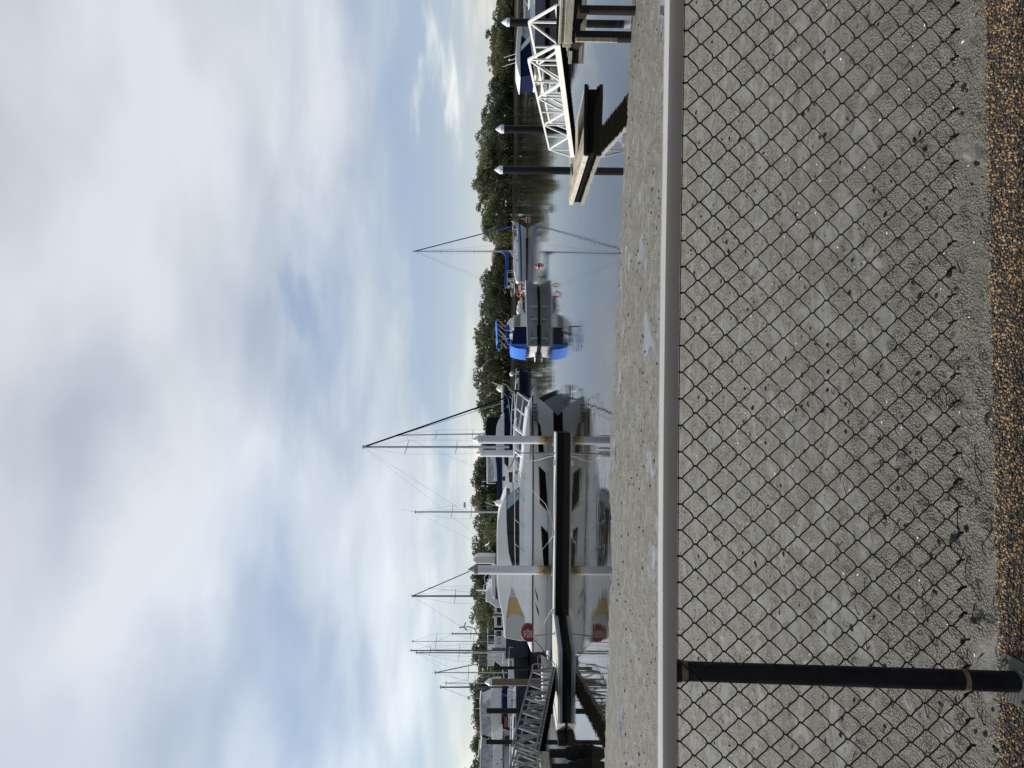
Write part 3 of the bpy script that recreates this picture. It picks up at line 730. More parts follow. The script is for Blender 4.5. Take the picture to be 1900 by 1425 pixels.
# ------------------------------------------------------------------ piles
def pile(y, vt, vb, Y, wpx, cap, body, label, group, name='mooring_pile', capmat='capwhite', vcap=None):
    base = W(y, vb, Y); top = W(y, vt, Y); r = wpx * Y / F / 2
    t = thing(name, (base.x, Y, 0), label, 'pile', group)
    x = (base.x + top.x) / 2
    zc = top.z - (2.15 * r if cap else 0)
    mb = MB(); mb.lathe((x, Y, 0), [(r, -1.3), (r, 0.3), (r, 1.2), (r * 0.99, zc)], 24); mb.build('pile_shaft', body, t)
    if cap:
        mb = MB(); mb.lathe((x, Y, 0), [(r * 1.07, zc - 0.02), (r * 1.09, zc + r * 0.7), (r * 0.98, zc + r * 0.82), (r * 0.45, zc + r * 1.65), (0.01, top.z)], 20); mb.build('cone_cap', capmat, t)
    return t
gR = 'black piles around the white gangway'
pile(316, 917, 1075, 28.6, 14.0, 1, 'sleeve', 'tall black pile with white cone cap standing in the timber-edged pontoon', gR)
pile(240, 919, 1000, 37.0, 14.3, 1, 'sleeve', 'black white-capped pile seen behind the low end of the white gangway', gR)
pile(42, 930, 1030, 36.0, 14.0, 1, 'sleeve', 'black white-capped pile in front of the white hardtop cruiser', gR)
gW = 'white piles around the motor yacht'
pile(816, 876, 1030, 36.75, 15.2, 1, 'pilewhite', 'white cone-capped pile near the bow of the large motor yacht, rust stained', gW)
pile(841.5, 882, 1010, 43.5, 13.0, 1, 'pilewhite', 'white cone-capped pile standing behind the foredeck of the large motor yacht', gW)
pile(1057.5, 868, 1030, 36.75, 16.6, 1, 'pilewhite', 'white pile with dull grey cone cap beside the middle of the motor yacht', gW, capmat='alu')
gT = 'old timber piles between the berths'
pile(1266, 899, 975, 49, 12.5, 1, 'browntimber', 'weathered brown timber pile with white pointed cap among moored boats', gT)
pile(1239.5, 926, 985, 47, 6.0, 0, 'darktimber', 'slim black pile between the brown capped pile and the yacht stern', gT)
pile(1319, 903, 985, 45, 9.6, 0, 'darktimber', 'dark flat-topped pile in front of the cruiser with clear curtains', gT)
pile(1377, 902, 1010, 41, 8.3, 0, 'darktimber', 'dark flat-topped pile beside the top of the grey gangway', gT)
pile(1272.5, 905, 952, 84, 6.0, 0, 'browntimber', 'thin brown pile just behind the white-pointed timber pile', gT)
pile(1204, 913, 945, 84, 4.6, 0, 'browntimber', 'short brown pile behind the deck of the slate hulled sloop', gT)
pile(1141, 914, 940, 88, 4.2, 0, 'browntimber', 'short brown pile with flat white disc against the houseboat windows', gT)
pile(1167, 916, 940, 88, 5.0, 0, 'darktimber', 'short dark pile against the aft windows of the houseboat', gT)

# ------------------------------------------------------------------ pontoons
def pontoon_right():
    A = W(285, 1100, 24.7); B = W(163, 1100, 24.7); C = W(377, 1070, 30.2)
    x0, x1 = A.x, B.x; xc = C.x; dx = xc - x0
    t = thing('timber_pontoon', ((x0 + x1) / 2, 24.7, 0), 'timber-edged floating pontoon with black float under the white gangway', 'pontoon')
    H = 0.33
    def ring(o, y0=24.7, y1=30.2): return [Vector((x0 - o, y0 - o, 0)), Vector((x1 + o, y0 - o, 0)), Vector((x1 + dx + o, y1 + o, 0)), Vector((x0 + dx - o, y1 + o, 0))]
    mb = MB(); mb.prism([p + Vector((0, 0, -0.35)) for p in ring(-0.03)], (0, 0, 0.35 + H - 0.06)); mb.build('float', 'float', t, bevel=0.02)
    mb = MB(); mb.prism([p + Vector((0, 0, H - 0.055)) for p in ring(0.0)], (0, 0, 0.05)); mb.build('deck', 'timber', t, bevel=0.01)
    mb = MB(); mb.beam(Vector((x0 - 0.05, 24.72, 0.22)), Vector((x0 + dx - 0.05, 30.2, 0.22)), 0.07, 0.16); mb.build('side_waler', 'palewood', t, bevel=0.01)
    mb = MB(); mb.beam(Vector((x1 + 0.05, 24.72, 0.22)), Vector((x1 + dx + 0.05, 30.2, 0.22)), 0.07, 0.16); mb.build('side_waler', 'palewood', t, bevel=0.01)
    mb = MB(); mb.beam(Vector((x0 - 0.08, 24.62, 0.26)), Vector((x1 + 0.08, 24.62, 0.26)), 0.10, 0.12); mb.build('end_waler', 'darktimber', t, bevel=0.015)
    for q in (0.12, 0.88):
        mb = MB(); c = Vector((x0 + dx + (x1 - x0) * q, 30.28, 0.2)); mb.box(c - Vector((.09, .09, .28)), c + Vector((.09, .09, .14))); mb.build('end_block', 'timber', t, bevel=0.01)
    mb = MB(); c = W(316, 1063, 28.6); mb.tube([c + Vector((0.24 * math.cos(a), 0.24 * math.sin(a), 0.40 - c.z)) for a in [i * 6.283 / 20 for i in range(20)]], 0.03, 6, closed=True); mb.build('pile_guide', 'alu', t)
pontoon_right()

def pontoon_back():
    """second pontoon that the cruiser on the right is moored to"""
    p0 = W(118, 1066, 31.6); t = thing('mooring_pontoon', (p0.x, 31.6, 0), 'pale timber-sided pontoon behind the black timber pier piles', 'pontoon')
    q0 = Vector((p0.x, 31.6, 0)); q1 = Vector((p0.x + 9.0, 26.6, 0)); n = (q1 - q0).normalized(); s = Vector((-n.y, n.x, 0)) * 1.1
    mb = MB(); mb.prism([q0 + Vector((0, 0, -.3)), q1 + Vector((0, 0, -.3)), q1 + s + Vector((0, 0, -.3)), q0 + s + Vector((0, 0, -.3))], (0, 0, 0.62)); mb.build('float', 'float', t, bevel=0.02)
    mb = MB(); e = -s.normalized() * 0.05
    mb.prism([q0 + e + Vector((0, 0, .325)), q1 + e + Vector((0, 0, .325)), q1 + s - e + Vector((0, 0, .325)), q0 + s - e + Vector((0, 0, .325))], (0, 0, 0.06)); mb.build('deck', 'timberx', t, bevel=0.01)
    mb = MB(); mb.beam(q0 + e * 1.8 + Vector((0, 0, .22)), q1 + e * 1.8 + Vector((0, 0, .22)), 0.06, 0.15); mb.build('side_waler', 'palewood', t, bevel=0.01)
pontoon_back()

def pontoon_left():
    X = lambda y, Y: W(y, 1045, Y).x
    t = thing('concrete_pontoon', (X(900, 35.2), 35.2, 0), 'long white-decked walkway pontoon with black sides along the motor yacht', 'pontoon')
    front = [(X(803, 35.2), 35.2), (X(1142, 35.2), 35.2), (X(1208, 32.4), 32.4), (X(1341, 32.2), 32.2)]
    back = [(X(1341, 33.9) , 34.6), (X(1200, 35.5), 36.1), (X(803, 35.2), 36.4)]
    H = 0.40
    ring = [Vector((a, b, 0)) for a, b in front + back]
    mb = MB(); mb.prism([p + Vector((0, 0, -.4)) for p in ring], (0, 0, 0.4 + H - 0.075)); mb.build('float', 'float', t, bevel=0.02)
    c = sum(ring, Vector()) / len(ring)
    mb = MB(); mb.prism([p + Vector((0, 0, H - 0.075)) + Vector((0, (-0.06 if i < 4 else 0.04), 0)) for i, p in enumerate(ring)], (0, 0, 0.075)); mb.build('deck', 'concrete', t, bevel=0.015)
    mb = MB()
    for i in range(1, 3): mb.beam(Vector((front[i][0], front[i][1] - 0.09, H - 0.14)), Vector((front[i + 1][0], front[i + 1][1] - 0.09, H - 0.14)), 0.06, 0.13)
    mb.build('front_waler', 'waler', t, bevel=0.01)
    # chamfered white end and old timber end block
    xa = front[3][0]; xb = X(1363, 32.2); xd = X(1387, 31.6)
    mb = MB(); mb.prism([Vector((xa - 0.002, 32.15, 0.05)), Vector((xa - 0.002, 34.5, 0.05)), Vector((xb, 34.4, 0.05)), Vector((xb, 32.6, 0.05))], (0, 0, 0.38)); mb.build('end_corner', 'concrete', t, bevel=0.015)
    mb = MB(); mb.box((xd, 31.7, 0.02), (xb - 0.004, 33.0, 0.40)); mb.build('end_block', 'darktimber', t, bevel=0.02)
    mb = MB(); mb.box((xd + .02, 31.76, -0.5), (xb - 0.03, 32.9, 0.017)); mb.build('end_float', 'float', t)
    for y in (859, 989, 1135):
        mb = MB(); p = W(y, 1030, 35.32); mb.box((p.x - .13, 35.26, H), (p.x + .13, 35.38, H + .05)); mb.tube([(p.x - .15, 35.32, H + .08), (p.x + .15, 35.32, H + .08)], 0.022, 8); mb.build('cleat', 'steel', t)
    for y in (816, 1057.5):
        p = W(y, 1030, 36.75); mb = MB(); mb.tube([Vector((p.x + 0.29 * math.cos(a), 36.75 + 0.29 * math.sin(a), H + .02)) for a in [i * 6.283 / 20 for i in range(20)]], 0.035, 6, closed=True); mb.build('pile_guide', 'alu', t)
pontoon_left()

# ------------------------------------------------------------------ gangways
def truss_side(mb, bot0, bot1, npan, hh, wch, wr, endfrac=1.0):
    """one truss side in the line bot0->bot1; returns nodes"""
    d = bot1 - bot0; up = Vector((0, 0, hh))
    B_ = [bot0 + d * (i / npan) for i in range(npan + 1)]
    Tn = [bot0 + d * ((i + 0.5 - (0.12 if i == 0 else 0) + (0.12 if i == npan - 1 else 0)) / npan) + up for i in range(npan)]
    mb['bottom_chord'].beam(bot0, bot1, wch * 0.6, wch * 2.0)
    mb['top_rail'].beam(Tn[0], Tn[-1], wch * .8, wch * .8)
    mb['end_strut'].beam(B_[0], Tn[0], wch * .8, wch * .8); mb['end_strut2'].beam(B_[-1], Tn[-1], wch * .8, wch * .8)
    for i in range(npan):
        mb['braces'].beam(Tn[i] - d * 0.0, Vector((Tn[i].x, Tn[i].y, Tn[i].z - hh)), wr, wr)
        if i > 0:
            mb['braces'].beam(B_[i], Tn[i], wr, wr); mb['braces'].beam(B_[i], Tn[i - 1], wr, wr)
            mb['braces'].beam(B_[i], B_[i] + up, wr * .9, wr * .9)
def gangway(name, a0, a1, width, npan, hh, mt, deck, label, wch=0.07, wr=0.045):
    t = thing(name, a1, label, 'gangway')
    off = Vector((width, 0, 0))
    for q, o in enumerate((Vector(), off)):
        parts = {k: MB() for k in ('bottom_chord', 'top_rail', 'end_strut', 'end_strut2', 'braces')}
        truss_side(parts, Vector(a0) + o, Vector(a1) + o, npan, hh, wch, wr)
        for k, b in parts.items():
            b.build('end_strut' if k == 'end_strut2' else k, mt, t, bevel=0.006)
    mb = MB(); d = (Vector(a1) - Vector(a0)); n = 24
    e0 = Vector(a0) + Vector((wch * .31, 0, -0.02)); e1 = Vector(a1) + Vector((wch * .31, 0, -0.02)); w2 = Vector((width - wch * .62, 0, 0))
    mb.prism([e0, e1, e1 + Vector((0, 0, .05)), e0 + Vector((0, 0, .05))], w2)
    mb.build('walkway', deck, t)
    mb = MB()
    for i in range(n):
        c = e0.lerp(e1, (i + .5) / n) - Vector((0, 0, 0.05)); mb.box(c - Vector((0, .04, .04)), c + w2 + Vector((0, .04, .04)))
    mb.build('cross_bearers', 'darktimber', t)
    return t
p0 = W(83, 1034, 17.6); p1 = W(291, 1062, 26.7)
gangway('white_gangway', (p0.x, 17.6, p0.z), (p1.x, 26.7, max(p1.z, 0.47)), 0.98, 4, 0.80, 'white', 'darktimber', 'white metal truss gangway sloping down from timber pier to timber-edged pontoon', 0.075, 0.05)
q0 = W(1397, 996, 26.4); q1 = W(1238, 1029, 33.4)
gg = gangway('grey_gangway', (q0.x, 26.4, q0.z), (q1.x, 33.4, max(q1.z, 0.50)), -1.05, 6, 0.98, 'alu', 'darktimber', 'grey metal truss gangway sloping down to the concrete pontoon', 0.09, 0.058)
mb = MB()
a = W(1243, 988, 33.2)
mb.tube([a + Vector((0, 0, 0)), a + Vector((.22, 0, .0)), a + Vector((.28, 0, -.1)), a + Vector((.28, 0, -.42)), a + Vector((.2, 0, -.5)), a + Vector((0, 0, -.5))], 0.028, 8)
mb.build('grab_loop', 'alu', gg)
mb = MB(); a = W(1300, 1028, 34.2); a.z = 0.45
mb.tube([a, a + Vector((0.0, 0, .75)), a + Vector((.1, 0, .95)), a + Vector((.3, 0, 1.0)), a + Vector((.42, 0, .9))], 0.035, 8)
tag(mb.build('hoop_rail', 'steel'), 'bent steel hoop rail standing on the pontoon behind the grey gangway', 'hoop rail')

# landing at the top of the grey gangway
def landing_left():
    c = W(1440, 1004, 25.0)
    t = thing('landing_pier', (c.x, 24.5, 0), 'timber landing with aluminium rail and oyster-crusted piles beside the grey gangway', 'pier')
    z = q0.z - 0.08; x1 = q0.x + 0.12
    mb = MB(); mb.box((x1 - 4.0, 23.6, z - .35), (x1, 26.3, z)); mb.build('deck', 'timberx', t, bevel=0.02)
    mb = MB(); mb.beam(Vector((x1 - 4.2, 23.45, z - 0.02)), Vector((x1 + 0.05, 26.2, z + 0.02)), 0.10, 0.16); mb.build('kerb_rail', 'alu', t, bevel=0.02)
    for (yp, Y, r) in ((1398, 25.2, 0.15), (1424, 24.2, 0.13), (1470, 23.9, .15)):
        px = W(yp, 1040, Y).x
        mb = MB(); mb.lathe((px, Y, 0), [(r, -1), (r * .95, z - .3)], 14); pl = mb.build('pier_pile', 'darktimber', t)
        mb = MB(); rr = random.Random(int(yp)); prof = []
        n = 22; vs = []; fs = []; rows = 16
        for i in range(rows + 1):
            zz_ = -0.9 + 1.55 * i / rows
            for j in range(n):
                a = 6.283 * j / n; q = r * 1.12 + 0.13 * max(0, 1 - max(0, zz_ - .2) / .55) * (0.6 + .6 * rr.random())
                vs.append((px + q * math.cos(a), Y + q * math.sin(a), zz_))
        for i in range(rows):
            for j in range(n): fs.append((i * n + j, i * n + (j + 1) % n, (i + 1) * n + (j + 1) % n, (i + 1) * n + j))
        mb.add(vs, fs); mb.build('oyster_crust', 'oyster', pl, smooth=20)
    # hand rail truss continuing past the landing
    mb = MB()
    tp = [W(1376, 958, 26.0), W(1425, 946, 24.6), W(1500, 930, 23.2)]
    mb.tube(tp, 0.035, 8); bt = [Vector((p.x, p.y, z + 0.05)) for p in tp]
    for i, f in enumerate((0.0, 0.22, 0.5, 0.75, 1.0)):
        p = tp[0].lerp(tp[1], min(1, f * 1.3)); mb.tube([p, Vector((p.x - 0.25, p.y - .2, z + .02))], 0.028, 6); mb.tube([p, Vector((p.x + 0.18, p.y + .1, z + .02))], 0.028, 6)
    mb.build('handrail', 'alu', t)
landing_left()

# timber pier at the right edge
def pier_right():
    e = W(80, 1040, 17.6); z = 1.66
    t = thing('timber_pier', (e.x + 2.2, 17, 0), 'weathered timber pier on round black piles at the top of the white gangway', 'pier')
    xl = e.x - 0.02
    # deck planks and the double edge beams, running off to the right and towards the camera
    d0 = Vector((xl, 17.55, z)); d1 = Vector((xl + 4.4, 14.3, z)); n = (d1 - d0).normalized(); s = Vector((-n.y, n.x, 0))
    mb = MB()
    L = (d1 - d0).length; k = int(L / 0.15)
    for i in range(k):
        c = d0 + n * (i + .5) * 0.15; j = rnd.uniform(-.03, .03)
        mb.beam(c - s * .06, c + s * (1.75 + j), 0.14, 0.05, up=(0, 0, 1))
    mb.build('deck_planks', 'timber', t, bevel=0.006)
    for (dz, off, hh, mt) in ((-0.14, 0.03, 0.20, 'timberx'), (0.06, 0.05, 0.07, 'timberx'), (-0.34, -0.10, 0.16, 'darktimber')):
        mb = MB(); mb.beam(d0 - s * off + Vector((0, 0, dz)), d1 - s * off + Vector((0, 0, dz)), 0.09, hh); mb.build('edge_beam', mt, t, bevel=0.012)
    mb = MB(); mb.beam(d0 + Vector((-.05, 0, -.13)), d0 + s * 1.8 + Vector((-.05, 0, -.13)), 0.1, 0.22); mb.build('end_beam', 'timber', t, bevel=0.012)
    for (yp, Y) in ((70, 17.25), (19, 16.6)):
        c = W(yp, 1120, Y); r = 0.105
        mb = MB(); mb.lathe((c.x, Y, 0), [(r, -1), (r, .5), (r * .97, z - 0.3)], 18); mb.build('pier_pile', 'darktimber', t)
        if yp == 70: mb = MB(); mb.lathe((c.x + 0.9, Y + 1.7, 0), [(r, -1), (r, .5), (r * .97, z - 0.1)], 18); mb.build('pier_pile', 'darktimber', t)
        mb = MB(); mb.beam(Vector((c.x - .1, Y - .12, z - .42)), Vector((c.x + .6, Y + 1.9, z - .42)), 0.09, 0.2); mb.build('cross_head', 'darktimber', t, bevel=.01)
    mb = MB(); c = W(75, 1060, 17.2); mb.beam(Vector((c.x - .02, 17.12, .35)), Vector((c.x - .02, 17.12, z - .3)), 0.10, 0.06); mb.build('cleat_batten', 'timber', t, bevel=.008)
pier_right()

# ------------------------------------------------------------------ hull maker
def hull(name, L, B, zs_stern, zs_bow, M4, mats, parent, zmid=None, rake=0.9, fine=1.9, stripe=None, boot=0.10, keel=-0.45, flare=0.9, stern_w=0.88, deck='gel', ns=30, ntt=14, flat=0.22):
    """bow at +x; mats: topsides, boot, stripe.  returns object and BVH (world)"""
    def hb(s):
        if s < 0.55: return B / 2 * (stern_w + (1 - stern_w) * math.sin(min(1, s / 0.5) * math.pi / 2))
        q = (s - 0.55) / 0.45; return B / 2 * max(0.0, (1 - q ** fine))
    def zs(s):
        zm = (zs_stern + zs_bow) / 2 - 0.06 * L / 10 if zmid is None else zmid
        return zs_stern * (1 - s) * (1 - 2 * s) + zm * 4 * s * (1 - s) + zs_bow * s * (2 * s - 1) if True else 0
    mb = MB(); rows = []
    for i in range(ns + 1):
        s = 1 - (1 - i / ns) ** 1.25; Z = zs(s)
        ring = []
        p = flat + (flare - flat) * max(0, (s - 0.45) / 0.55) ** 1.5
        for k in range(ntt + 1):
            t = (k / ntt); z = keel + (Z - keel) * t
            y = hb(s) * (t ** p if t > 0 else 0.0)
            tb = 1 - t
            x = L * s - rake * tb ** 1.3 * max(0, (s - 0.6) / 0.4) ** 1.2 + 0.12 * tb * max(0, 1 - s * 6)
            ring.append((x, y, z))
        rows.append(ring)
    pts = lambda sg: [[Vector((x, y * sg, z)) for x, y, z in r] for r in rows]
    for sg in (-1, 1):
        rr = pts(sg); vs = [M4 @ p for r in rr for p in r]; K = ntt + 1; fs = []; mis = []
        for i in range(ns):
            for k in range(ntt):
                fs.append((i * K + k, (i + 1) * K + k, (i + 1) * K + k + 1, i * K + k + 1))
                zc = (rows[i][k][2] + rows[i][k + 1][2]) / 2; frac = (k + .5) / ntt
                mis.append(1 if zc < boot else (2 if stripe and stripe[0] < frac < stripe[1] else 0))
        o = len(mb.v); mb.v += vs; mb.f += [tuple(q + o for q in f) for f in fs]; mb.mi += mis
    K = ntt + 1
    mb.add([M4 @ Vector((rows[0][k][0], sg * rows[0][k][1], rows[0][k][2])) for sg in (-1, 1) for k in range(K)], [(k, k + 1, K + k + 1, K + k) for k in range(ntt)], 0)
    for j in range(ns):
        a, b = rows[j][-1], rows[j + 1][-1]
        mb.add([M4 @ Vector(q) for q in ((a[0], -a[1], a[2]), (b[0], -b[1], b[2]), (b[0], b[1], b[2]), (a[0], a[1], a[2]))], [(0, 1, 2, 3)], 0)
    ob = mb.build(name, list(mats) + ([mats[0]] if len(mats) < 3 else []), parent)
    bv = BVHTree.FromPolygons(mb.v, mb.f)
    sheer = [Vector(r[-1]) for r in rows]
    return ob, bv, sheer, hb, zs
def decal(pts, bv, direction, name, mt, parent, off=0.012, thick=0.02, cuts=3):
    """panel lying on a surface: outline points (world) projected along direction"""
    bm = bmesh.new(); vv = [bm.verts.new(p) for p in pts]; f = bm.faces.new(vv)
    bmesh.ops.triangulate(bm, faces=[f])
    for _ in range(cuts): bmesh.ops.subdivide_edges(bm, edges=[e for e in bm.edges if e.calc_length() > 0.12], cuts=1, use_grid_fill=True); bmesh.ops.triangulate(bm, faces=bm.faces)
    d = Vector(direction).normalized()
    for v in bm.verts:
        h = bv.ray_cast(v.co - d * 6, d)
        if h[0]: v.co = h[0] - d * off
        else:
            h = bv.find_nearest(v.co)
            if h[0]: v.co = h[0] - d * off
    mb = MB(); bm.verts.index_update(); mb.add([v.co.copy() for v in bm.verts], [tuple(v.index for v in f.verts) for f in bm.faces]); bm.free()
    o = mb.build(name, mt, parent)
    s = o.modifiers.new('solid', 'SOLIDIFY'); s.thickness = thick; s.offset = 0
    return o
def cabin(pts, yc, hw, name, mt, parent, bevel=0.05, crown=0.0, M4=None):
    """pts: side outline (x,z) ; hw(z)->half width about yc ; solid with sloping sides"""
    mb = MB(); n = len(pts); vs = []
    for sg in (-1, 1):
        for (x, z) in pts: vs.append(Vector((x, yc + sg * hw(z), z)))
    if M4 is not None: vs = [M4 @ v for v in vs]
    mb.add(vs, [tuple(range(n)), tuple(range(n, 2 * n))[::-1]] + [(i, (i + 1) % n, n + (i + 1) % n, n + i) for i in range(n)])
    return mb.build(name, mt, parent, bevel=bevel)
def side_panel(pts, yc, hw, name, mt, parent, off=0.02, sides=(-1,), M4=None, thick=0.02):
    """flat pane on the sloping side of a cabin"""
    o = None
    for sg in sides:
        vs = [Vector((x, yc + sg * (hw(z) + off), z)) for (x, z) in pts]
        if M4 is not None: vs = [M4 @ v for v in vs]
        nrm = Vector((0, -sg * thick, 0))
        if M4 is not None: nrm = M4.to_3x3() @ nrm
        mb = MB(); mb.prism(vs, nrm); o = mb.build(name, mt, parent)
    return o
def lin(z0, w0, z1, w1): return lambda z: w0 + (w1 - w0) * max(0, min(1.15, (z - z0) / (z1 - z0)))

# ------------------------------------------------------------------ large motor yacht
def main_yacht():
    YC = 39.25; XS = W(1212, 1000, 37.2).x; XB = W(733, 990, YC).x; L = XB - XS
    t = thing('motor_yacht', (XS, YC, 0), 'large white motor yacht with dark hull windows moored along the long pontoon', 'motor yacht')
    M4 = Matrix.Translation((XS, YC, 0))
    hl, bv, sheer, hb, zs = hull('hull', L, 4.2, 1.33, 1.42, M4, ['gel', 'black', 'gel'], t, zmid=1.40, rake=1.9, fine=2.3, boot=0.30, keel=-0.7, flare=0.95, stern_w=0.93, ntt=22, flat=0.16)
    P = lambda y, v, Y=37.3: (lambda q: (q.x, q.z))(W(y, v, Y))
    d = (0, 1, 0)
    def HW(pts, Y=37.2): return [W(y, v, Y) for y, v in pts]
    decal(HW([(781, 997.5), (795, 998.5), (810, 998), (839, 999), (839.5, 1009.5), (825, 1007.5), (808, 1005.5), (790, 1003)], 38.0), bv, d, 'hull_window', 'glass', hl)
    decal(HW([(866, 1000), (879, 1013), (915, 1015), (951, 1016.5), (934, 1001.5)]), bv, d, 'hull_window', 'glass', hl)
    decal(HW([(975, 1003.5), (990, 1017.5), (1056, 1018.5), (1068, 1018), (1058, 1012), (1045, 1008.5), (1010, 1005.5)]), bv, d, 'hull_window', 'glass', hl)
    decal(HW([(1089, 992), (1104, 994.5), (1118, 998.5), (1108, 998)]), bv, d, 'hull_vent', 'glass', hl)
    decal(HW([(1118, 993), (1132, 996), (1146, 1000.5), (1134, 999.5)]), bv, d, 'hull_vent', 'glass', hl)
    text('hull_lettering', 'RIVIERA', 0.30, Matrix.Translation(W(766, 994.2, 38.28)) @ Matrix.Rotation(R(21), 4, 'Z') @ FACE, 'black', hl, 0.03, 0.3)
    # rub rail
    for sg in (-1, 1):
        mb = MB(); mb.tube([M4 @ Vector((p.x, sg * (p.y + 0.02), p.z)) for p in sheer], 0.035, 6); mb.build('rub_rail', 'black', hl)
        mb = MB(); mb.tube([M4 @ Vector((p.x - (0.5 if p.x > L * .9 else 0), sg * (hb(p.x / L) * (0.93 if p.x < L * .7 else .75) + .0), 0.62)) for p in sheer if p.x < L * .86], 0.018, 5); mb.build('spray_rail', 'gelgrey', hl)
    # deck moulding
    mb = MB(); rows = []
    for p in sheer:
        k = min(1, max(0, (L - p.x) / 1.6)) ** 0.6; k2 = 1 if p.x > 1.0 else max(0.2, p.x / 1.0)
        y = max(p.y - 0.01, 0.001); h = 0.40 * k * k2
        rows.append([(y, p.z - .01), (max(0, y - 0.04 * k), p.z + h * 0.55), (max(0, y - 0.14 * k), p.z + h), (max(0, y - 0.50 * k), p.z + h + .05 * k), (0, p.z + h + .09 * k)])
    for sg in (-1, 1):
        vs = [M4 @ Vector((p.x, sg * a, b)) for p, r in zip(sheer, rows) for (a, b) in r]; K = 5
        mb.add(vs, [(i * K + k, (i + 1) * K + k, (i + 1) * K + k + 1, i * K + k + 1) for i in range(len(rows) - 1) for k in range(K - 1)])
    r0 = rows[0]; mb.add([M4 @ Vector((sheer[0].x, sg * a, b)) for sg in (-1, 1) for a, b in r0], [(k, k + 1, 5 + k + 1, 5 + k) for k in range(4)])
    mb.build('deck', 'gel', t)
    hw = lin(1.7, 1.82, 3.35, 1.38)
    cabin([P(757, 979), P(775, 976.5), P(800, 973.5), P(850, 969.5), P(880, 966), P(905, 963), P(1072, 963.2), P(1125, 968), P(1150, 975), P(1188, 977), P(1188, 985), P(757, 985)], YC, lambda z: 1.72 if z > 1.8 else 1.8, 'coachroof', 'gel', t, 0.08)
    gl = cabin([P(905, 963.5), P(922, 941), P(945, 932), P(1078, 930), P(1080, 950), P(1072, 964)], YC, hw, 'saloon_glass', 'glass', t, 0.02)
    side_panel([P(908, 962.5), P(921.5, 941.5), P(934, 940.5), P(915, 963)], YC, hw, 'screen_pane', 'glasslt', gl, 0.015, (-1, 1))
    side_panel([P(917, 963), P(932, 941.3), P(948, 941.3), P(927, 963)], YC, hw, 'screen_pane', 'glasslt', gl, 0.012, (-1, 1))
    side_panel([P(991, 941), P(993, 941), P(993, 963), P(991, 963)], YC, hw, 'mullion', 'black', gl, 0.02, (-1, 1))
    roof = cabin([P(917, 939.8), P(928, 934), P(941, 929.5), P(954, 925.7), P(972, 922.8), P(990, 921.6), P(1045, 921.6), P(1083, 922), P(1118, 926), P(1146, 932), P(1188, 936.6), P(1189, 938.6), P(1146, 940.3), P(1120, 944), P(1094, 949.5), P(1062, 953), P(1048, 949.5), P(1028, 944.3), P(990, 941), P(955, 940)], YC, lambda z: hw(z) + 0.07, 'hardtop', 'gel', t, 0.07)
    side_panel([P(1048, 949.2), P(1060, 946), P(1094, 947), P(1094, 951.6), P(1120, 962.5), P(1147, 973.7), P(1190, 976), P(1190, 979), P(1060, 979), P(1060, 962.5), P(1070, 957.5), P(1060, 954)], YC, hw, 'quarter_panel', 'gel', t, 0.05, (-1, 1), thick=0.1)
    side_panel([P(1092, 951), P(1111, 945), P(1113, 960), P(1094, 952.5)], YC, hw, 'clear_panel', 'clear', t, 0.012, (-1, 1))
    side_panel([P(1111, 946.5), P(1147, 939.5), P(1150, 974), P(1112, 960)], YC, hw, 'tan_panel', 'tan', t, 0.012, (-1, 1))
    # aft canvas enclosure with a curved leading edge
    arc = [P(1189, 938), P(1150, 940.5), P(1145, 945), P(1142, 951), P(1141.5, 957), P(1143, 964), P(1147, 971), P(1152, 976), P(1190, 977), P(1192, 966)]
    cabin(arc, YC, lambda z: hw(z) + 0.03, 'aft_canvas', 'greycanvas', t, 0.03)
    # stern steps and swim platform
    mb = MB(); a = P(1206, 979); 
    mb.prism([Vector((x, YC - 1.75, z)) for x, z in (P(1188, 977), P(1198, 980), P(1211, 987), P(1213, 1006), P(1200, 1010), P(1188, 1000))], (0, 3.5, 0)); st = mb.build('transom_steps', 'gel', t, bevel=0.04)
    for k in range(3):
        q = W(1208, 989.5 + k * 4.4, 37.4); mb = MB(); mb.box((q.x - .16, YC - 1.79, q.z - .05), (q.x + .10 - .05 * k, YC - 1.74, q.z + .04)); mb.build('stern_vent', 'glass', st)
    mb = MB(); x0 = W(1232, 1010, 37.4).x; x1 = W(1206, 1010, 37.4).x; mb.box((x0, YC - 1.85, 0.36), (x1, YC + 1.85, 0.52)); mb.build('swim_platform', 'gel', t, bevel=0.05)
    # rails
    for sg, nm in ((-1, 0), (1, 1)):
        def RP(y, v):
            q = W(y, v, 37.4); k = min(1, max(0, (y - 733) / 150)) ** 0.55
            hbv = 1.78 * k
            return Vector((q.x, YC + sg * max(0.12, hbv), 3 - (3 - q.z) * (YC - hbv) / 37.4))
        mb = MB()
        top = [(728, 960.5), (745, 959), (770, 957), (795, 955), (820, 953.5), (850, 954.5), (900, 955.5), (950, 955), (1000, 954.8), (1040, 956), (1062, 958.5)]
        mb.tube([RP(*q) for q in top], 0.022, 6)
        mb.tube([RP(*q) for q in [(742, 971), (770, 967.5), (800, 963.5), (835, 961.5)]], 0.012, 5)
        for (ya, va_, yb, vb) in ((729, 961, 746, 982), (758, 958, 776, 977), (795, 955, 811, 974), (838, 954, 850, 971), (862, 955, 890, 974), (902, 955.5, 935, 976), (964, 955, 982, 976), (1009, 955, 1027, 977), (1052, 957.5, 1066, 976)):
            mb.tube([RP(ya, va_), RP(yb, vb)], 0.018, 5)
            if ya < 860: mb.tube([RP(ya + 2.2, va_), RP(yb + 2.0, vb)], 0.013, 5)
        mb.build('guard_rail', 'steel', t)
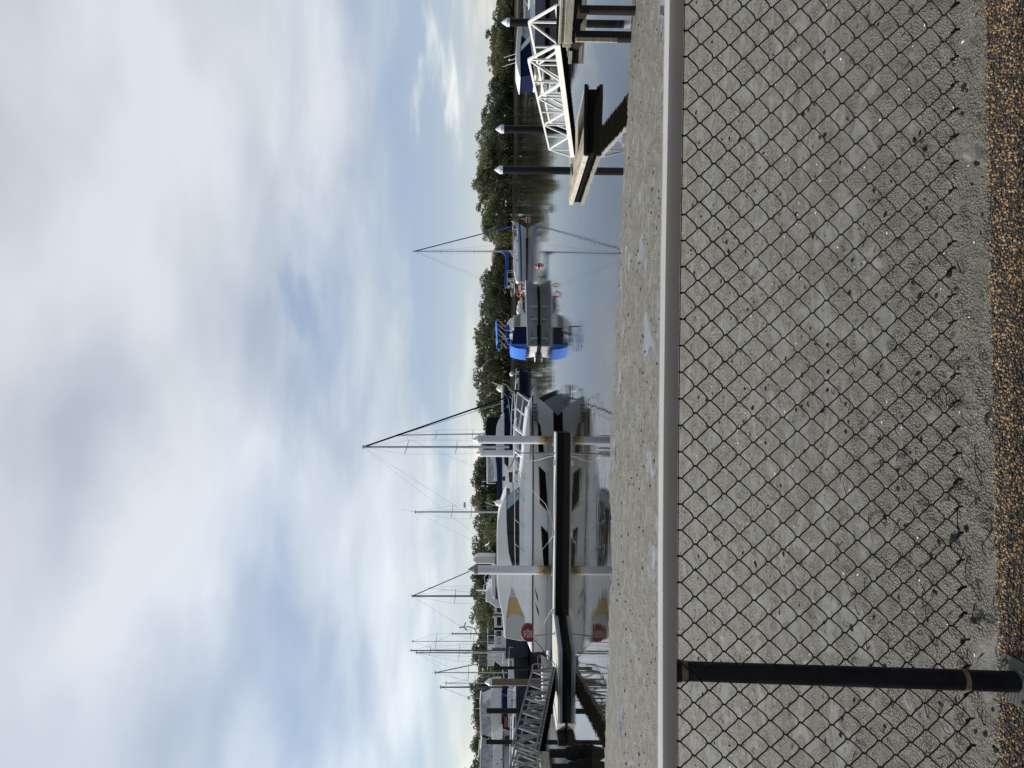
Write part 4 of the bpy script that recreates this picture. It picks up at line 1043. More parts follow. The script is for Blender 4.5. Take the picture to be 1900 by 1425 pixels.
    # anchor at the bow
    mb = MB(); b = W(733, 989, YC); mb.beam(b + Vector((-.5, 0, .08)), b + Vector((.18, 0, .02)), 0.16, 0.08); mb.tube([b + Vector((-.2, 0, .05)), b + Vector((.28, 0, -.02)), b + Vector((.34, 0, -.16))], 0.03, 6)
    mb.prism([b + Vector((.36, -.14, -.05)), b + Vector((.42, 0, -.08)), b + Vector((.36, .14, -.05)), b + Vector((.12, .03, -.3)), b + Vector((.12, -.03, -.3))], (0.02, 0, -0.04)); mb.build('anchor', 'steel', t)
    # roof gear: dome and whips
    mb = MB(); c = W(933, 926, 38.6); mb.lathe((c.x, 38.6, c.z - .12), [(.16, 0), (.17, .1), (.15, .24), (.08, .32), (.01, .34)], 14); mb.build('radar_dome', 'gel', t)
    mb = MB(); mb.tube([W(941, 928, 38.4), W(932, 899, 38.4)], 0.012, 5); mb.tube([W(938, 928, 38.9), W(930, 915, 38.9)], 0.02, 5); mb.build('whip_aerial', 'white', t)
    # mooring lines
    gl_ = 'mooring lines of the large motor yacht'
    for pts_, lb in (([(854, 967.5, 37.3), (855, 990, 37.0), (852, 1004, 36.6), (848, 1016, 36.1), (846, 1027, 35.8), (856, 1031, 35.32)], 'slack white mooring line hanging near the bow of the motor yacht'),
                     ([(910, 988, 36.9), (935, 1012, 36.4), (960, 1022, 35.9), (989, 1029, 35.36)], 'white mooring line running aft past the middle hull windows'),
                     ([(1050, 984, 36.9), (1028, 1000, 36.6), (1005, 1018, 36.0), (990, 1029, 35.36)], 'white mooring line rising aft towards the middle white pile'),
                     ([(1160, 1008, 36.8), (1140, 1018, 36.4), (1128, 1026, 35.8), (1134, 1030.5, 35.36)], 'white mooring line near the stern of the motor yacht')):
        P_ = [W(*q) for q in pts_]; mb = MB(); mb.tube(P_, 0.014, 5); tag(mb.build('mooring_line', 'rope'), lb, 'rope', gl_)
main_yacht()

# davit-like post and fire hose stand on the pontoon
mb = MB(); a = W(841, 1030, 35.5); a.z = 0.40
mb.tube([a, W(841, 995, 35.5)], 0.05, 10); mb.tube([W(841, 996, 35.5), W(840.5, 960, 35.5)], 0.028, 8); mb.tube([W(840.5, 960, 35.5), W(848, 955, 35.5), W(860, 950, 35.5), W(871, 943, 35.5)], 0.026, 8)
tag(mb.build('bent_post', 'alu'), 'thin grey steel post with bent top on the pontoon beside the motor yacht', 'post')
def hose_stand():
    b = W(1181, 1034, 33.9); Y = 34.3
    t = thing('fire_hose_stand', (b.x, Y, 0.4), 'dark red rounded fire hose cover on a slim pole at the yacht stern', 'fire hose')
    top = W(1180, 992, Y); mb = MB(); mb.tube([Vector((b.x, Y, 0.4)), Vector((top.x, Y, top.z))], 0.03, 8); mb.lathe((b.x, Y, 0.4), [(.12, 0), (.12, .02), (.04, .03)], 12); mb.build('pole', 'alu', t)
    out = [(1170, 990.5), (1160.5, 989.5), (1158.5, 978), (1160.5, 972), (1166, 968), (1173, 966.3), (1181, 967), (1187, 970), (1190.5, 975), (1192, 980), (1191.5, 989), (1186, 990.5), (1183, 989), (1180, 989)]
    ring = [W(y, v, Y - .16) for y, v in out]
    mb = MB(); mb.prism(ring, (0, 0.30, 0)); cv = mb.build('hose_cover', 'red', t, bevel=0.05, seg=3)
    c = W(1175.5, 979.5, Y - .16)
    text('lettering', 'FIRE\nHOSE\nREEL', 0.17, Matrix.Translation(c + Vector((0, -0.012, 0))) @ FACE, 'capwhite', cv, 0.004)
    mb = MB(); pts = [(1186, 990, 34.2), (1190, 994, 34.15), (1200, 1003, 34.1), (1210, 1010, 34.1), (1222, 1020, 34.1), (1229, 1027, 34.1), (1236, 1030, 34.0)]
    mb.tube([W(*q) for q in pts], 0.022, 6); mb.build('hose', 'darkrope', t)
    mb = MB(); c = W(1187, 994, 34.1); mb.tube([c + Vector((.09 * math.cos(i * .6283), 0, .09 * math.sin(i * .6283))) for i in range(10)], 0.018, 6, closed=True); mb.build('hose_coil', 'alu', t)
hose_stand()

# ------------------------------------------------------------------ masts and rigs
def rig(parent, y, vt, vb, Y, wpx, mt, spreaders=(0.55,), fore=None, aft=None, forer=0.03, foremat='black', sides=True, sp_w=1.1, extra=(), topdx=0):
    """mast with spreaders and wires; fore/aft are photo points (y,v)"""
    b = W(y, vb, Y); tp = W(y + topdx, vt, Y); r = wpx * Y / F / 2
    mb = MB(); mb.tube([b, b.lerp(tp, .5), tp], r, 10, r2=r * 0.8); ms = mb.build('mast', mt, parent)
    mb = MB(); mb.box(tp - Vector((.14, .05, .03)), tp + Vector((.16, .05, .06))); mb.tube([tp, tp + Vector((0.02, 0, .35))], 0.012, 5); mb.build('masthead', 'mastgrey', ms)
    wr = MB(); rw = max(0.006, Y * 0.00013)
    lastp = []
    for f in spreaders:
        c = b.lerp(tp, f); mb = MB()
        for sg in (-1, 1):
            e = c + Vector((sg * sp_w * 0.35, sg * sp_w, 0.05)); mb.tube([c, e], 0.035, 6, r2=0.02)
            lastp.append((f, sg, e))
        mb.build('spreader', mt, ms)
    for sg in (-1, 1):
        pts = [b + Vector((sg * .3, sg * 1.2, 0))] + [e for f, s, e in lastp if s == sg] + [tp]
        wr.tube(pts, rw, 4)
        if lastp: wr.tube([b + Vector((sg * .35, sg * 1.1, 0)), b.lerp(tp, spreaders[0])], rw, 4)
    if aft: wr.tube([tp, W(aft[0], aft[1], Y)], rw, 4)
    for (ya, v1, yb, v2) in extra: wr.tube([W(ya, v1, Y), W(yb, v2, Y)], rw, 4)
    wr.build('rigging', 'wire', ms)
    if fore: mb = MB(); mb.tube([tp, W(fore[0], fore[1], Y)], forer, 6); mb.build('forestay', foremat, ms)
    return ms
def sailboat(name, label, ybow, ystern, vbow, vstern, Yd, beam, mats, group, heading=0.0, house=None, stripe=None, boot=0.12, ntt=14, cat='sailing boat', rake=1.3):
    b = W(ybow, vbow, Yd); s = W(ystern, vstern, Yd); 
    if s.x < b.x: L = (b.x - s.x); rz = heading; org = Vector((s.x, Yd, 0))
    else: L = (s.x - b.x); rz = math.pi + heading; org = Vector((s.x, Yd, 0))
    L /= math.cos(heading)
    t = thing(name, org, label, cat, group, rz)
    M4 = Matrix.Translation(org) @ Matrix.Rotation(rz, 4, 'Z')
    h = hull('hull', L, beam, s.z, b.z, M4, mats, t, stripe=stripe, boot=boot, rake=rake, ntt=ntt, stern_w=0.7, flat=0.3, fine=1.7)
    return t, M4, h, L

# sailing boat with the blue stripe and blue sail cover
def blue_sailboat():
    Y = 99
    t, M4, h, L = sailboat('sailing_boat', 'white sailing boat with blue hull stripe and blue sail cover, bow towards the white gangway', 413, 541, 958.5, 963.0, Y, 2.9, ['gel', 'black', 'stripeblue'], 'moored boats', stripe=(0.72, 0.86), boot=0.13)
    hw = lambda z: 0.95
    P = lambda y, v: (lambda q: (q.x, q.z))(W(y, v, Y - 1))
    c = cabin([P(436, 961), P(438, 957), P(450, 954), P(478, 953), P(500, 953.5), P(512, 956), P(522, 957.5), P(524, 962)], Y, hw, 'coachroof', 'gel', t, 0.08)
    for y in (446, 482): side_panel([P(y, 958.5), P(y, 960.3), P(y + 2.4, 960.3), P(y + 2.4, 958.5)], Y, hw, 'cabin_window', 'glass', c, 0.02, (-1, 1))
    rig(t, 466.5, 768, 955, Y, 2.4, 'mastgrey', (0.40, 0.73), fore=(418, 957), aft=(540, 940), forer=0.075, foremat='sailblue', sp_w=1.5, extra=((466, 770, 533, 936), (466.5, 790, 452, 955)))
    mb = MB(); z = []
    pts = [W(466.5, 930, Y), W(469, 930, Y), W(471.5, 935, Y), W(475, 937.5, Y), W(490, 938.5, Y), W(515, 936.5, Y), W(533, 936, Y), W(533, 941, Y), W(500, 943.5, Y), W(480, 944, Y), W(466.5, 944, Y)]
    mb.prism([p + Vector((0, -.22, 0)) for p in pts], (0, .44, 0)); mb.build('sail_cover', 'sailblue', t, bevel=0.12, seg=3)
    mb = MB()
    for pl in ([(533, 941), (504, 941.5), (503, 955)], [(519, 942), (519, 955)], [(533, 941), (532, 955)], [(533, 942), (524, 955)], [(519, 943), (532, 952)], [(466, 946), (475, 952)]):
        for dy in (-.8, .8): mb.tube([W(a, b, Y) + Vector((0, dy, 0)) for a, b in pl], 0.035, 5)
    for dy in (-1, 1): mb.tube([W(410, 949, Y), W(414, 953, Y) + Vector((0, dy * .4, 0)), W(427, 950.5, Y) + Vector((0, dy * .7, 0)), W(428.5, 959, Y) + Vector((0, dy * .8, 0))], 0.035, 5); mb.tube([W(414, 951, Y) + Vector((0, dy * .4, 0)), W(416, 959, Y) + Vector((0, dy * .5, 0))], 0.03, 5)
    for dy in (-1.2, 1.2):
        mb.tube([W(428, 953, Y) + Vector((0, dy * .8, 0)), W(470, 953.5, Y) + Vector((0, dy, 0)), W(528, 954, Y) + Vector((0, dy, 0)), W(545, 955, Y) + Vector((0, dy * .6, 0))], 0.014, 4)
        for y in (443, 460, 478, 496, 515, 540): mb.tube([W(y, 953.5, Y) + Vector((0, dy, 0)), W(y, 960.5, Y) + Vector((0, dy, 0))], 0.02, 4)
    mb.build('guard_rail', 'steel', t)
    mb = MB()
    for dy in (-1, 1): mb.tube([W(549, 949, Y) + Vector((0, dy, 0)), W(540, 948, Y) + Vector((0, dy, 0)), W(536, 956, Y) + Vector((0, dy, 0)), W(549, 951, Y) + Vector((0, dy, 0))], 0.035, 5)
    mb.build('stern_arch', 'steel', t)
blue_sailboat()

# cabin cruiser with the blue canvas
def blue_cruiser():
    a = R(21); YB = 63.0
    near = W(640, 990, 60.9)               # near stern corner
    org = Vector((near.x, near.y, 0)) - Matrix.Rotation(a, 3, 'Z') @ Vector((0, -1.25, 0))
    t = thing('cabin_cruiser', org, 'small white cabin cruiser with bright blue canvas cover at its stern', 'cabin cruiser', 'moored boats', a)
    M4 = Matrix.Translation(org) @ Matrix.Rotation(a, 4, 'Z')
    L = 7.0
    ca, sa = math.cos(a), math.sin(a)
    def Q(y, v):
        """photo point -> (local x, z) on the near side plane"""
        x = (640 - y) * 0.0497 / 0.94 * 0.985
        Yd = near.y + x * sa
        p = W(y, v, Yd); return (x, p.z)
    zb = Q(513, 976)[1]; zst = Q(640, 979)[1]
    hl, bv, sheer, hb, zs = hull('hull', L, 2.6, zst, zb + .0, M4, ['gelgrey', 'black', 'gelgrey'], t, zmid=(zb + zst) / 2 + .02, rake=1.0, fine=2.0, boot=0.13, keel=-.5, stern_w=0.94, ntt=16, flat=.16)  # white hull; shade on its side is put into the grey colour
    for sg in (-1, 1):
        mb = MB(); mb.tube([M4 @ Vector((p.x, sg * (p.y + .01), p.z)) for p in sheer], 0.05, 6); mb.build('gunwale', 'gel', hl)
    hw = lambda z: 1.12
    fc = cabin([Q(545, 977), Q(547, 970), Q(552, 967.5), Q(580, 966.5), Q(590, 966), Q(640, 966), Q(640, 980), Q(600, 979)], 0, hw, 'foredeck_cabin', 'gel', t, 0.06, M4=M4)
    side_panel([Q(549, 969), Q(574, 969.5), Q(583, 975), Q(570, 974), Q(549, 974)], 0, hw, 'cabin_window', 'glass', fc, 0.02, (-1, 1), M4=M4)
    wh = cabin([Q(578, 967), Q(585, 957), Q(590, 954.5), Q(608, 953.5), Q(608, 967)], 0, lambda z: 1.08, 'wheelhouse', 'gel', t, 0.05, M4=M4)
    side_panel([Q(581.5, 966), Q(587, 957), Q(604.5, 955.5), Q(604.5, 965.5)], 0, lambda z: 1.08, 'side_screen', 'greenglass', wh, 0.02, (-1, 1), M4=M4)
    cabin([Q(584, 955), Q(586, 952.5), Q(610, 951), Q(612, 954.5)], 0, lambda z: 1.2, 'wheelhouse_roof', 'gel', wh, 0.04, M4=M4)
    cabin([Q(606, 980), Q(606, 954), Q(622, 951.5), Q(638.5, 950), Q(639.5, 981)], 0, lambda z: 1.16, 'shaded_side_canvas', 'navy', t, 0.04, M4=M4)  # same blue canvas on its unlit side, shade painted as navy
    # curved aft cover, sun side
    x0, zt_ = Q(639.5, 949); zb_ = Q(640, 978.5)[1]; mb = MB(); K = 13; vs = []; R_ = 9
    for i in range(K):
        yy = -1.22 + 2.44 * i / (K - 1)
        for j in range(R_):
            f = j / (R_ - 1); z = zb_ + (zt_ + .12 * math.cos(yy) - zb_) * f
            x = x0 - 0.26 * (1 - f ** 3) - 0.05 * math.cos(yy * 1.1) + 0.02 * math.sin(yy * 9 + f * 4) - .1
            vs.append(M4 @ Vector((x, yy, z)))
    for i in range(K):
        yy = -1.22 + 2.44 * i / (K - 1); vs.append(M4 @ Vector((x0 + 0.5, yy, zt_ + 0.16 * math.cos(yy))))
    fs = [(i * R_ + j, (i + 1) * R_ + j, (i + 1) * R_ + j + 1, i * R_ + j + 1) for i in range(K - 1) for j in range(R_ - 1)]
    fs += [(i * R_ + R_ - 1, (i + 1) * R_ + R_ - 1, K * R_ + i + 1, K * R_ + i) for i in range(K - 1)]
    mb.add(vs, fs); o = mb.build('aft_cover', 'blue', t); so_ = o.modifiers.new('s', 'SOLIDIFY'); so_.thickness = 0.03
    # side wings of the cover
    mb = MB(); mb.prism([M4 @ Vector((x0 - .33, -1.22, zb_)), M4 @ Vector((x0 + .08, -1.2, zb_)), M4 @ Vector((x0 + .05, -1.2, zt_)), M4 @ Vector((x0 - .12, -1.2, zt_))], M4.to_3x3() @ Vector((0, 0.03, 0))); mb.build('cover_wing', 'blue', o)
    mb = MB(); z0 = Q(640, 993)[1]; mb.add([], []); 
    mb.prism([M4 @ Vector((x, -1.2, z)) for x, z in ((-.02, zst + .03), (-.16, zst + .02), (-.10, 0.16), (-.02, 0.16))], M4.to_3x3() @ Vector((0, 2.4, 0))); tr = mb.build('transom', 'gel', t, bevel=0.03)
    mb = MB(); mb.prism([M4 @ Vector((x, .2, z)) for x, z in ((-.1, .22), (-.62, .24), (-.62, .32), (-.1, .36))], M4.to_3x3() @ Vector((0, .9, 0))); mb.build('swim_platform', 'gel', t, bevel=0.02)
    # bimini
    bt = [Q(590.5, 921.5), Q(600, 922), Q(616, 923.5), Q(626, 923), Q(633, 924)]
    mb = MB(); K = 9; vs = []
    for (x, z) in bt:
        for j in range(K):
            yy = -0.95 + 1.9 * j / (K - 1); vs.append(M4 @ Vector((x, yy, z + 0.14 * (1 - (yy / .95) ** 2))))
    n = len(bt); mb.add(vs, [(i * K + j, (i + 1) * K + j, (i + 1) * K + j + 1, i * K + j + 1) for i in range(n - 1) for j in range(K - 1)])
    bm_ = mb.build('bimini_top', 'blue', t); q = bm_.modifiers.new('s', 'SOLIDIFY'); q.thickness = 0.04; q.offset = -1
    mb = MB()
    for sg in (-.95, .95):
        for pl in ([(591, 923), (606, 939)], [(600, 923), (611, 936), (612, 952)], [(633, 926), (617, 940)], [(612, 926), (627, 941), (625, 951)], [(632, 925), (623, 935), (630, 940)]):
            mb.tube([M4 @ Vector((Q(a_, b_)[0], sg, Q(a_, b_)[1])) for a_, b_ in pl], 0.022, 5)
    mb.build('bimini_frame', 'steel', t)
    # fly seats and rolled covers on the roof
    mb = MB()
    for (y, v, r) in ((597, 945, .2), (603, 942, .24), (610, 941.5, .24), (622, 942, .2), (629, 944.5, .16)):
        x, z = Q(y, v); mb.ball(M4 @ Vector((x, -.3, z)), (r * 1.3, r * 1.6, r))
    mb.build('rolled_covers', 'sailblue', t)
    mb = MB(); x, z = Q(594, 945); mb.prism([M4 @ Vector((q[0], -.8, q[1])) for q in (Q(585, 952), Q(588, 946), Q(596, 940), Q(600, 945), Q(612, 947), Q(612, 952))], M4.to_3x3() @ Vector((0, 1.6, 0))); mb.build('fly_coaming', 'gel', t, bevel=.05)
    mb = MB(); mb.tube([M4 @ Vector((Q(599, 942)[0], -.5, Q(599, 942)[1])), M4 @ Vector((Q(598, 921)[0], -.5, Q(598, 919)[1]))], 0.06, 6); mb.build('flag_roll', 'buoyred', t)
    # bow rail
    mb = MB()
    for sg in (-1, 1):
        def RR(y, v):
            x, z = Q(y, v); return M4 @ Vector((x, sg * max(.05, hb(min(1, x / L)) - .1), z))
        mb.tube([RR(508, 966), RR(520, 966), RR(540, 966.5), RR(560, 967), RR(585, 967)], 0.022, 5)
        for y, y2 in ((509, 514), (524, 527), (540, 543), (558, 560), (575, 577)): mb.tube([RR(y, 966), RR(y2, 977)], 0.018, 5)
    mb.build('bow_rail', 'white', t)
    def ring(y, v, R0, r0, mt, nm, yy, tilt=0.0):
        x, z = Q(y, v); c = Vector((x, yy, z)); mb = MB()
        mb.tube([M4 @ (c + Vector((R0 * math.cos(k * .3927), tilt * math.cos(k * .3927), R0 * math.sin(k * .3927)))) for k in range(16)], r0, 8, closed=True)
        return mb.build(nm, mt)
    tag(ring(545, 965.5, .27, .065, 'orange', 'life_ring', -1.18), 'orange and white life ring hung on the small cruiser near its cabin', 'life ring')
    tag(ring(525, 967.5, .24, .05, 'tan', 'rope_coil', -.95, .1), 'tan coil of rope hung on the bow rail of the small cruiser', 'rope')
    mb = MB(); 
    for i, (y, v, r) in enumerate(((552, 965, .2), (559, 963.5, .24), (566, 963, .26), (573, 964, .18))):
        x, z = Q(y, v); mb.ball(M4 @ Vector((x, -.2 + .1 * i, z)), (r * 1.2, r, r * .8))
    mb.build('deck_bundles', 'gelcream', t)
    for y in (571, 594, 629):
        x, z = Q(y, 989); mb = MB(); c = M4 @ Vector((x, -hb(x / L) - .09, z - .12)); mb.lathe(c, [(.02, -.28), (.09, -.24), (.1, 0), (.09, .24), (.02, .28)], 10); mb.tube([c + Vector((0, 0, .26)), c + Vector((0, .05, .62))], 0.012, 4); mb.build('fender', 'greycanvas', t)
    x, z = Q(621, 986.5); text('hull_lettering', 'MV 30', .17, M4 @ Matrix.Translation((x, -hb(x / L) - .012, z)) @ FACE, 'navy', hl, .006)
    for y, v in ((590, 986), (636, 987)):
        x, z = Q(y, v); mb = MB(); c = M4 @ Vector((x, -hb(x / L) - .0, z)); mb.ball(c, (.07, .03, .07), 8, 6); mb.build('porthole', 'glass', hl)
blue_cruiser()

# buoys
def buoy(y, vtop, vwl, r, label):
    p = WZ(y, vwl, 0); t = thing('mooring_buoy', (p.x, p.y, 0), label, 'buoy', 'mooring buoys')
    h = W(y, vtop, p.y).z
    mb = MB(); mb.lathe((p.x, p.y, 0), [(r * .5, -.15), (r * .9, -.02), (r, h * .35), (r * .75, h * .75), (r * .3, h), (.02, h + .02)], 16); mb.build('float', 'buoyred', t)
    mb = MB(); mb.lathe((p.x, p.y, 0), [(r * 1.02, h * .22), (r * 1.03, h * .36), (r * .96, h * .44)], 16); mb.build('band', 'capwhite', t)
buoy(408, 973, 978.5, 0.42, 'small red buoy floating off the bow of the blue-striped sailing boat')
buoy(493, 991.5, 999.8, 0.26, 'red and white buoy floating just ahead of the blue-covered cabin cruiser')

# ------------------------------------------------------------------ cruiser at the right edge
def right_cruiser():
    YC = 55.2; N = 53.6
    P = lambda y, v: (lambda q: (q.x, q.z))(W(y, v, N))
    XS = P(126, 1000)[0]; L = 15.0
    t = thing('hardtop_cruiser', (XS, YC, 0), 'white hardtop cruiser with navy curtains and grey shaded hull behind the timber pier', 'motor yacht', 'moored boats')
    M4 = Matrix.Translation((XS, YC, 0))
    hl, bv, sheer, hb, zs = hull('hull', L, 3.6, 0.97, 1.25, M4, ['gelmid', 'black', 'gelmid'], t, zmid=1.02, rake=1.6, boot=.16, stern_w=.95, ntt=18, flat=.16)
    for sg in (-1, 1):
        mb = MB(); mb.tube([M4 @ Vector((p.x, sg * (p.y + .02), p.z)) for p in sheer], 0.04, 6); mb.build('rub_rail', 'gel', hl)
    hw = lin(0.9, 1.6, 2.4, 1.4)
    cabin([P(-140, 995), P(-120, 988), P(-40, 982.5), P(20, 982), P(55, 983), P(75, 984), P(140, 992), P(140, 996)], YC, hw, 'coachroof', 'gel', t, .07)
    cabin([P(12, 983.5), P(30, 974), P(48, 968), P(62, 968), P(80, 984)], YC, hw, 'windscreen', 'glasslt', t, .02)
    cabin([P(66, 984), P(78, 966), P(141, 966), P(138, 992)], YC, lambda z: hw(z) - .04, 'cockpit_curtain', 'navy', t, .03)
    hdt = cabin([P(46, 969.5), P(47, 961), P(60, 959.5), P(90, 957.3), P(115, 957.3), P(132, 961), P(144, 964.5), P(143.5, 966.5), P(120, 966), P(92, 965.5)], YC, lambda z: 1.62, 'hardtop', 'gel', t, .06)
    side_panel([P(88, 964), P(96, 964), P(76, 984), P(66, 992), P(56, 990), P(64, 984)], YC, hw, 'arch_leg', 'gel', t, .05, (-1, 1), thick=.1)
    side_panel([P(50, 961.5), P(68, 960.5), P(68, 969), P(50, 969.5)], YC, lambda z: 1.62, 'vent_panel', 'gelcream', hdt, .012, (-1, 1))
    for a, b in (((99.5, 957.5), (107, 935)), ((116, 957.5), (124, 932))):
        mb = MB(); mb.tube([W(*a, YC), W(*b, YC)], .018, 5); mb.build('whip_aerial', 'white', t)
    mb = MB(); mb.tube([W(108, 957, YC), W(111, 951, YC), W(111, 944, YC)], .02, 5); mb.ball(W(111, 945, YC), .07, 8, 6); mb.build('light_mast', 'white', t)
    mb = MB(); x = P(148, 1010)[0]; mb.box((x, YC - 1.6, .18), (XS + .1, YC + 1.6, .32)); mb.build('swim_platform', 'gel', t, bevel=.05)
    mb = MB()
    for sg in (-1, 1):
        mb.tube([Vector((P(38, 975)[0], YC + sg * 1.5, P(38, 975.5)[1])), Vector((P(-60, 975)[0], YC + sg * 1.4, P(-60, 974)[1])), Vector((P(-220, 975)[0], YC + sg * .2, P(-220, 972)[1]))], .022, 6)
        for y in (2, -40, -90, -140): mb.tube([Vector((P(y, 975)[0], YC + sg * 1.4, P(y, 974.5)[1])), Vector((P(y + 14, 975)[0], YC + sg * 1.45, P(y, 985)[1]))], .016, 5)
    mb.build('guard_rail', 'steel', t)
    mb = MB(); c = W(137, 1004, YC - .6); mb.prism([c + Vector((a, 0, b)) for a, b in ((-.35, .25), (-.2, 0), (.5, 0), (.6, .5), (-.1, .45))], (0, 1.4, 0)); mb.build('stern_tender', 'gelcream', t, bevel=.1)
right_cruiser()

# ------------------------------------------------------------------ boats behind the motor yacht
def generic(name, label, cat, Y, hullspec, pieces, rails=(), extra=None, depth=3.2, group='moored boats'):
    """pieces: (part name, material, outline [(y,v)..], half width, bevel, children [(name, mat, outline)])"""
    yb, ys, vb, vs_, mats = hullspec
    t, M4, h, L = sailboat(name, label, yb, ys, vb, vs_, Y + depth / 2, depth, mats, group, cat=cat, boot=.14)
    YC = Y + depth / 2
    for (nm, mt, out, hwid, bev, kids) in pieces:
        P = lambda y, v: (lambda q: (q.x, q.z))(W(y, v, YC - hwid))
        o = cabin([P(a, b) for a, b in out], YC, lambda z: hwid, nm, mt, t, bev)
        for (kn, km, ko) in kids: side_panel([P(a, b) for a, b in ko], YC, lambda z: hwid, kn, km, o, .015, (-1, 1))
    if rails:
        mb = MB()
        for pl in rails:
            for dy in (-depth * .42, depth * .42): mb.tube([W(a, b, YC) + Vector((0, dy, 0)) for a, b in pl], .026, 5)
        mb.build('guard_rail', 'steel', t)
    if extra: extra(t, YC)
    return t
def rect(y0, y1, v0, v1): return [(y0, v0), (y1, v0), (y1, v1), (y0, v1)]
# navy hull beyond the yacht bow
generic('navy_boat', 'low navy blue hulled boat with pale deck seen beyond the motor yacht bow', 'boat', 100, (682, 850, 963.5, 962.5, ['navyhull', 'navyhull', 'navyhull']),
        [('deckhouse', 'gel', [(700, 963), (704, 957), (730, 955), (800, 955), (804, 963)], 1.0, .08, [('cabin_window', 'glass', rect(712, 722, 957.5, 960.5))])],
        [[(684, 958), (700, 957), (740, 957)], [(690, 957.5), (690, 963)], [(705, 957), (705, 963)]],
        lambda t, Y: (MB().tube([W(694, 962, Y), W(694, 952, Y)], .05, 6).build('dome_pole', 'white', t), MB().ball(W(694, 949.5, Y), .33).build('radar_dome', 'gel', t)))
# grey-white sloop whose forestay crosses the sky
def sloop_extra(t, Y):
    rig(t, 829.5, 674, 945, Y, 4.6, 'mastgrey', (0.36, 0.70), fore=(736, 945), aft=(1010, 905), forer=.07, foremat='blackcanvas', sp_w=1.3, extra=((830, 676, 972, 896), (830, 676, 968, 890)))
generic('grey_sloop', 'tall-masted sloop with pale grey bow and black furled forestay behind motor yacht', 'sailing boat', 58, (728, 1000, 957.5, 962, ['gelgrey', 'black', 'gelgrey']),
        [('coachroof', 'gel', [(775, 960), (785, 955), (900, 952), (960, 953), (965, 962)], 1.1, .08, [('cabin_window', 'glass', rect(850, 856, 956, 958.5)), ('cabin_window', 'glass', rect(874, 880, 956, 958.5)), ('cabin_window', 'glass', rect(898, 904, 956, 958.5))])],
        [[(730, 952), (760, 949.5), (810, 948)], [(733, 953), (734, 959)], [(760, 950), (762, 958)], [(790, 949), (790, 957)]], sloop_extra)
generic('slim_yawl', 'sailing boat with the thinner mast beside the tallest mast', 'sailing boat', 70, (700 + 52, 960, 955, 956, ['gel', 'black', 'gel']),
        [('coachroof', 'gel', [(790, 955), (800, 950), (900, 950), (905, 956)], 1.0, .06, [])], (),
        lambda t, Y: rig(t, 804.5, 740, 945, Y, 2.9, 'mastgrey', (0.33, 0.66), fore=(742, 950), aft=(895, 950), forer=.03, foremat='mastgrey', sp_w=1.1, topdx=3))
# cruiser with black canvas box and white hardtop edge
generic('canvas_cruiser', 'motor cruiser with tall black canvas enclosure and thin white hardtop', 'motor cruiser', 64, (722, 850, 955, 957, ['navyhull', 'black', 'gel']),
        [('hardtop', 'gel', [(713, 932.8), (716, 930.6), (745, 930), (766, 930.4), (766, 934.6), (716, 934.4)], 1.5, .05, []),
         ('cockpit_canvas', 'navy', [(730, 936), (776, 935.5), (845, 936), (845, 952), (735, 952)], 1.35, .05, [('clear_window', 'clear', rect(752, 757, 940, 944))]),
         ('fly_canvas', 'blackcanvas', [(773, 930), (775, 905), (780, 902.5), (838, 899), (840, 931)], 1.4, .06, []),
         ('fly_coaming', 'gel', [(768, 934.5), (772, 930), (780, 925), (792, 921), (815, 919.5), (838, 921), (838, 936), (768, 936)], 1.5, .06, []),
         ('nose', 'gelgrey', [(777, 944), (770, 936.5), (785, 940), (787, 944)], 1.0, .04, [])],
        [[(722, 931), (740, 943), (792, 949)], [(712, 932), (713, 938), (721, 946)], [(722, 943), (728, 955)], [(734, 944), (744, 955)], [(775, 946), (780, 953)]],
        lambda t, Y: (MB().lathe(W(721, 934, Y), [(.3, 0), (.34, .2), (.3, .4), (.12, .62), (.01, .66)], 14).build('radar_dome', 'gelcream', t),
                      MB().tube([W(716, 930, Y), W(709, 912, Y)], .03, 5).build('whip_aerial', 'white', t)))
# houseboat-like cruiser with long navy canopy
generic('canopy_cruiser', 'flybridge cruiser with long dark navy canopy and small white hardtop', 'motor cruiser', 60, (838, 1000, 955, 956, ['gel', 'black', 'gel']),
        [('hardtop', 'gel', [(846, 902.5), (897, 903), (898, 906), (848, 906)], 1.5, .04, []),
         ('fly_screen', 'clear', [(852, 906), (895, 906), (894, 917), (868, 918), (855, 912)], 1.3, .02, []),
         ('fly_coaming', 'gel', [(846, 906), (853, 911), (868, 917), (893, 917), (893, 923), (846, 921)], 1.4, .04, []),
         ('canopy', 'navy', [(846, 919), (870, 922), (933, 924), (933, 931.5), (846, 930.5)], 1.65, .05, []),
         ('saloon', 'gel', [(846, 931), (933, 931.5), (930, 955), (846, 955)], 1.45, .06, [('saloon_window', 'glass', [(846, 935), (860, 936), (868, 943), (846, 944)]), ('saloon_window', 'glass', [(876, 944), (882, 944), (895, 945), (895, 951), (876, 951)]), ('saloon_window', 'glass', rect(884, 892, 932.5, 937.5))]),
         ('fore_dome', 'gelgrey', [(885, 955), (890, 944), (899, 938), (912, 934), (925, 934), (930, 955)], 1.3, .05, [])],
        [[(850, 906), (850, 920)], [(893, 906), (893, 920)], [(897, 900), (898, 893.5)]])
